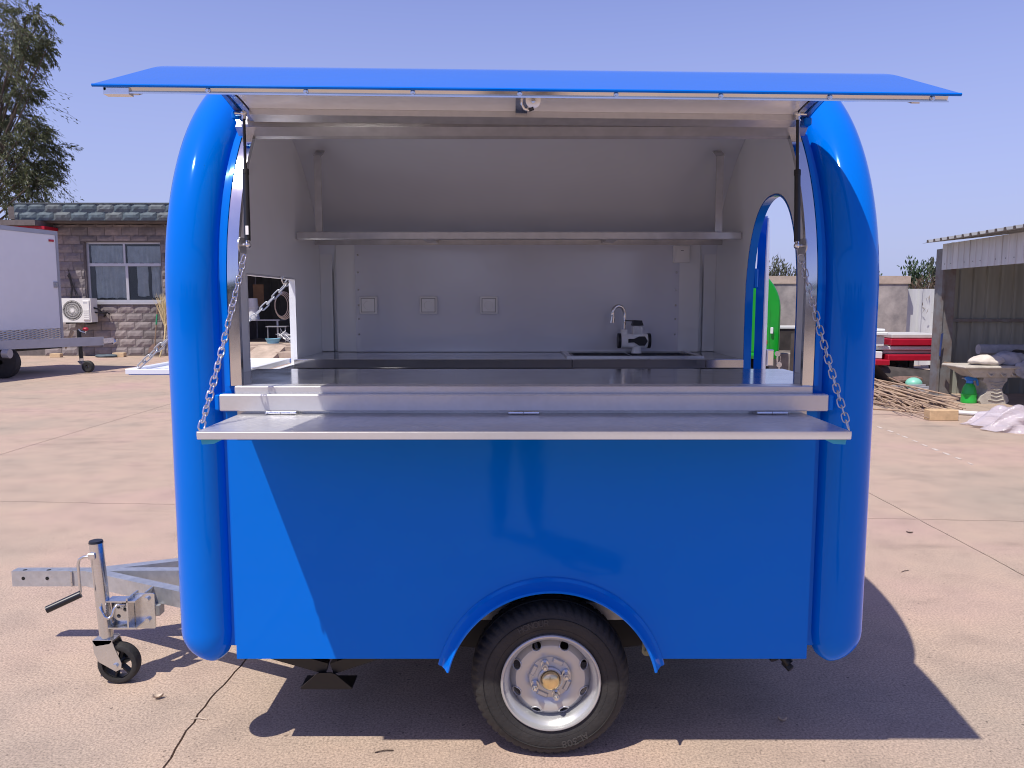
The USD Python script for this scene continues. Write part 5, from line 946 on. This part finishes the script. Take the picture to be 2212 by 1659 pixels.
# the photographer: dark trousers, grey shirt, phone held up just behind the lens
look('trousers', (0.022, 0.024, 0.032), 0.9, var=.15, scale=20); look('shirt', (0.14, 0.15, 0.17), 0.9, var=.1, scale=15); look('skin', (0.50, 0.30, 0.21), 0.5, var=.05); look('hair', (0.012, 0.010, 0.009), 0.6); look('shoe', (0.05, 0.05, 0.055), 0.6)
def capsule_chain(joints, bones, seg=20, smooth=12, edge=.022):
    M = mf.Manifold()
    for a, b in bones:
        pts = []
        for (p, r) in (joints[a], joints[b]):
            q = trimesh.creation.icosphere(2, r).vertices * (np.array([1, 1, 1])) + np.array(p); pts.append(q)
        M = M + mf.Manifold.hull_points(np.vstack(pts))
    m = cat(M.refine_to_length(edge)); m = trimesh.Trimesh(m.vertices, m.faces, process=True); trimesh.smoothing.filter_taubin(m, iterations=smooth); return m
PX, PY = .03, -.20
Jt = {'pel': ((PX, PY, .94), .135), 'pelL': ((PX - .06, PY, .92), .12), 'pelR': ((PX + .06, PY, .92), .12), 'hipL': ((PX - .095, PY, .87), .095), 'hipR': ((PX + .095, PY, .87), .095), 'kneL': ((PX - .12, PY + .02, .48), .062), 'kneR': ((PX + .12, PY + .02, .48), .062), 'ankL': ((PX - .13, PY - .01, .10), .048), 'ankR': ((PX + .14, PY - .01, .10), .048),
      'wai': ((PX, PY, 1.08), .125), 'waiL': ((PX - .06, PY, 1.08), .10), 'waiR': ((PX + .06, PY, 1.08), .10), 'cheL': ((PX - .09, PY - .01, 1.30), .105), 'cheR': ((PX + .09, PY - .01, 1.30), .105), 'shoL': ((PX - .185, PY - .01, 1.40), .060), 'shoR': ((PX + .185, PY - .01, 1.40), .060), 'nekB': ((PX, PY - .01, 1.42), .07), 'nek': ((PX, PY + .0, 1.50), .052),
      'elbL': ((PX - .22, PY + .06, 1.17), .044), 'elbR': ((PX + .22, PY + .06, 1.17), .044), 'wriL': ((PX - .12, PY + .13, 1.55), .028), 'wriR': ((PX + .10, PY + .13, 1.55), .028), 'head': ((PX, PY + .02, 1.61), .088), 'chin': ((PX, PY + .055, 1.545), .045), 'crown': ((PX, PY + .0, 1.645), .095)}
PE = thing('person', (PX, PY, 0), 'person in dark trousers and grey shirt holding up a phone, mirrored in the blue panel', 'person')
fig = capsule_chain(Jt, [('wri' + a, 'elb' + a) for a in 'LR'] + [('nekB', 'nek'), ('nek', 'head'), ('head', 'chin'), ('head', 'crown'), ('elbL', 'shoL'), ('elbR', 'shoR'), ('shoL', 'cheL'), ('shoR', 'cheR'), ('shoL', 'nekB'), ('shoR', 'nekB'), ('cheL', 'cheR'), ('cheL', 'waiL'), ('cheR', 'waiR'), ('waiL', 'waiR'), ('waiL', 'pelL'), ('waiR', 'pelR'), ('pelL', 'pelR'), ('pelL', 'hipL'), ('pelR', 'hipR'), ('hipL', 'kneL'), ('hipR', 'kneR'), ('kneL', 'ankL'), ('kneR', 'ankR'), ('nekB', 'cheL'), ('nekB', 'cheR')])
body_ = part(PE, 'body', fig, 'skin', True)
big = lambda keys, d: {k: (Jt[k][0], Jt[k][1] + d) for k in keys}
part(PE, 'trousers', capsule_chain(big(['pelL', 'pelR', 'hipL', 'hipR', 'kneL', 'kneR', 'ankL', 'ankR'], .012), [('pelL', 'pelR'), ('pelL', 'hipL'), ('pelR', 'hipR'), ('hipL', 'kneL'), ('hipR', 'kneR'), ('kneL', 'ankL'), ('kneR', 'ankR')]), 'trousers', True)
part(PE, 'shirt', capsule_chain({**big(['waiL', 'waiR', 'cheL', 'cheR', 'shoL', 'shoR', 'nekB'], .012), 'pl': (Jt['pelL'][0], .135), 'pr': (Jt['pelR'][0], .135), 'sl': (tuple(np.array(Jt['shoL'][0]) * .35 + np.array(Jt['elbL'][0]) * .65), .062), 'sr': (tuple(np.array(Jt['shoR'][0]) * .35 + np.array(Jt['elbR'][0]) * .65), .062)}, [('pl', 'pr'), ('pl', 'waiL'), ('pr', 'waiR'), ('waiL', 'waiR'), ('waiL', 'cheL'), ('waiR', 'cheR'), ('cheL', 'cheR'), ('cheL', 'shoL'), ('cheR', 'shoR'), ('shoL', 'nekB'), ('shoR', 'nekB'), ('cheL', 'nekB'), ('cheR', 'nekB'), ('shoL', 'sl'), ('shoR', 'sr')]), 'shirt', True)
for sx, k in ((-1, 'ankL'), (1, 'ankR')):
    a = np.array(Jt[k][0]); part(PE, 'shoe', capsule_chain({'h': (a + [0, -.03, -.055], .042), 'm': (a + [sx * .01, .08, -.062], .036), 't': (a + [sx * .02, .17, -.070], .030)}, [('h', 'm'), ('m', 't')], edge=.012), 'shoe', True)
hc = np.array(Jt['crown'][0]); part(PE, 'hair', wob(ball(hc + [0, -.018, .018], .103, 3, (1, 1, .92)), .006, 30, 2), 'hair', True)
part(body_, 'nose', hull([np.array([PX + a, PY + b, c]) for a, b, c in ((0, .105, 1.635), (-.014, .108, 1.59), (.014, .108, 1.59), (0, .130, 1.592), (0, .10, 1.585))]), 'skin', True)
for sx in (-1, 1):
    part(body_, 'ear', ball((PX + sx * .092, PY + .015, 1.605), .026, 2, (.35, .7, 1.1)), 'skin', True); part(body_, 'eye', ball((PX + sx * .032, PY + .098, 1.622), .011, 1, (1.2, .6, .7)), 'hair', True)
part(body_, 'mouth', ball((PX, PY + .098, 1.556), .018, 1, (1.2, .4, .3)), 'board_brown', True)
for sx, k in ((-1, 'wriL'), (1, 'wriR')):
    w_ = np.array(Jt[k][0]); t_ = np.array([sx * .078, -.045, 1.665]); pj = {'w': (w_, .026), 'p0': (w_ * .35 + t_ * .65 + [0, -.012, 0], .022), 'p1': (w_ * .4 + t_ * .6 + [sx * .012, -.006, .012], .020)}
    bones = [('w', 'p0'), ('w', 'p1'), ('p0', 'p1')]
    for q in range(4):
        z = 1.630 + .019 * q; pj[f'a{q}'] = (np.array([sx * .088, -.052, z - .004]), .0105); pj[f'b{q}'] = (np.array([sx * .092, -.030, z + .004]), .009); pj[f'c{q}'] = (np.array([sx * (.076 - .004 * (q % 2)), -.0165, z + .006]), .0078); bones += [('p1', f'a{q}'), (f'a{q}', f'b{q}'), (f'b{q}', f'c{q}')]
    pj['t0'] = (np.array([sx * .075, -.062, 1.630]), .012); pj['t1'] = (np.array([sx * .058, -.050, 1.650]), .010); bones += [('p0', 't0'), ('t0', 't1')]
    part(body_, 'hand', capsule_chain(pj, bones, smooth=6, edge=.005), 'skin', True)
PH = thing('phone', (0, -.034, 1.68), 'dark phone held up in both hands, mirrored in the blue panel', 'phone')
part(PH, 'case', bx(-.080, .080, -.038, -.029, 1.642, 1.718, .004), 'dark_plastic', False); part(PH, 'screen', bx(-.074, .074, -.0392, -.0382, 1.647, 1.713), 'socket_hole', False); part(PH, 'lens', cyl((0, -.029, 1.68), (0, -.0275, 1.68), .008, 16), 'socket_hole')

# ---- small litter on the yard
look('leaf_pale', (0.50, 0.40, 0.30), 0.8); look('leaf_brown', (0.07, 0.045, 0.03), 0.8)
def litter(x, y, L, w, lk, label, category, ang, curl=.012):
    c = ground_at(x, y); V = []; n = 7
    for i in range(n):
        t = i / (n - 1); wd = w * math.sin(pi * (.12 + .86 * t)); 
        for b in (-1, 0, 1): V.append((L * (t - .5), b * wd, .004 + curl * (abs(b) + (2 * t - 1) ** 2 * .8)))
    F = [[i * 3 + b, i * 3 + 3 + b, i * 3 + 4 + b] for i in range(n - 1) for b in (0, 1)] + [[i * 3 + b, i * 3 + 4 + b, i * 3 + 1 + b] for i in range(n - 1) for b in (0, 1)]
    m = trimesh.Trimesh(V, F, process=False); m = trimesh.util.concatenate([m, trimesh.Trimesh(np.array(V) - [0, 0, .0012], np.array(F)[:, ::-1], process=False)]); m = rot(m, (0, 0, 1), ang, (0, 0, 0)); m.apply_translation((c[0], c[1], 0)); solo('dry_leaf', m, lk, label, category, smooth=True)
litter(342, 1510, .042, .012, 'leaf_pale', 'pale dry leaf lying on the concrete left of the long crack', 'leaf', .4)
litter(1965, 1152, .045, .006, 'leaf_brown', 'curled dark leaf lying below the crossing joints at right', 'leaf', -.3, .006)
litter(1690, 1560, .035, .006, 'leaf_pale', 'pale scrap lying in the shadow right of the wheel', 'scrap', -.2)
litter(405, 1015, .05, .02, 'leaf_brown', 'dark flat leaf lying on the concrete behind the drawbar', 'leaf', .3, .004)
for k, (x, y, a) in enumerate(((1955, 1235, .5), (146, 1298, .35), (830, 1625, .2), (430, 1555, -.1))):
    c = ground_at(x, y); d = np.array([math.cos(a), math.sin(a), 0]) * .035; solo('twig', tube([c - d + [0, 0, .004], c + [0, .004, .006], c + d + [0, 0, .004]], .0022, 5), 'leaf_brown' if k != 3 else 'leaf_pale', ('short dark twig on the concrete right of the trailer', 'thin brown twig lying below the drawbar tip', 'dark twig lying near the front of the long crack', 'pale straw lying close beside the long crack')[k], 'twig')
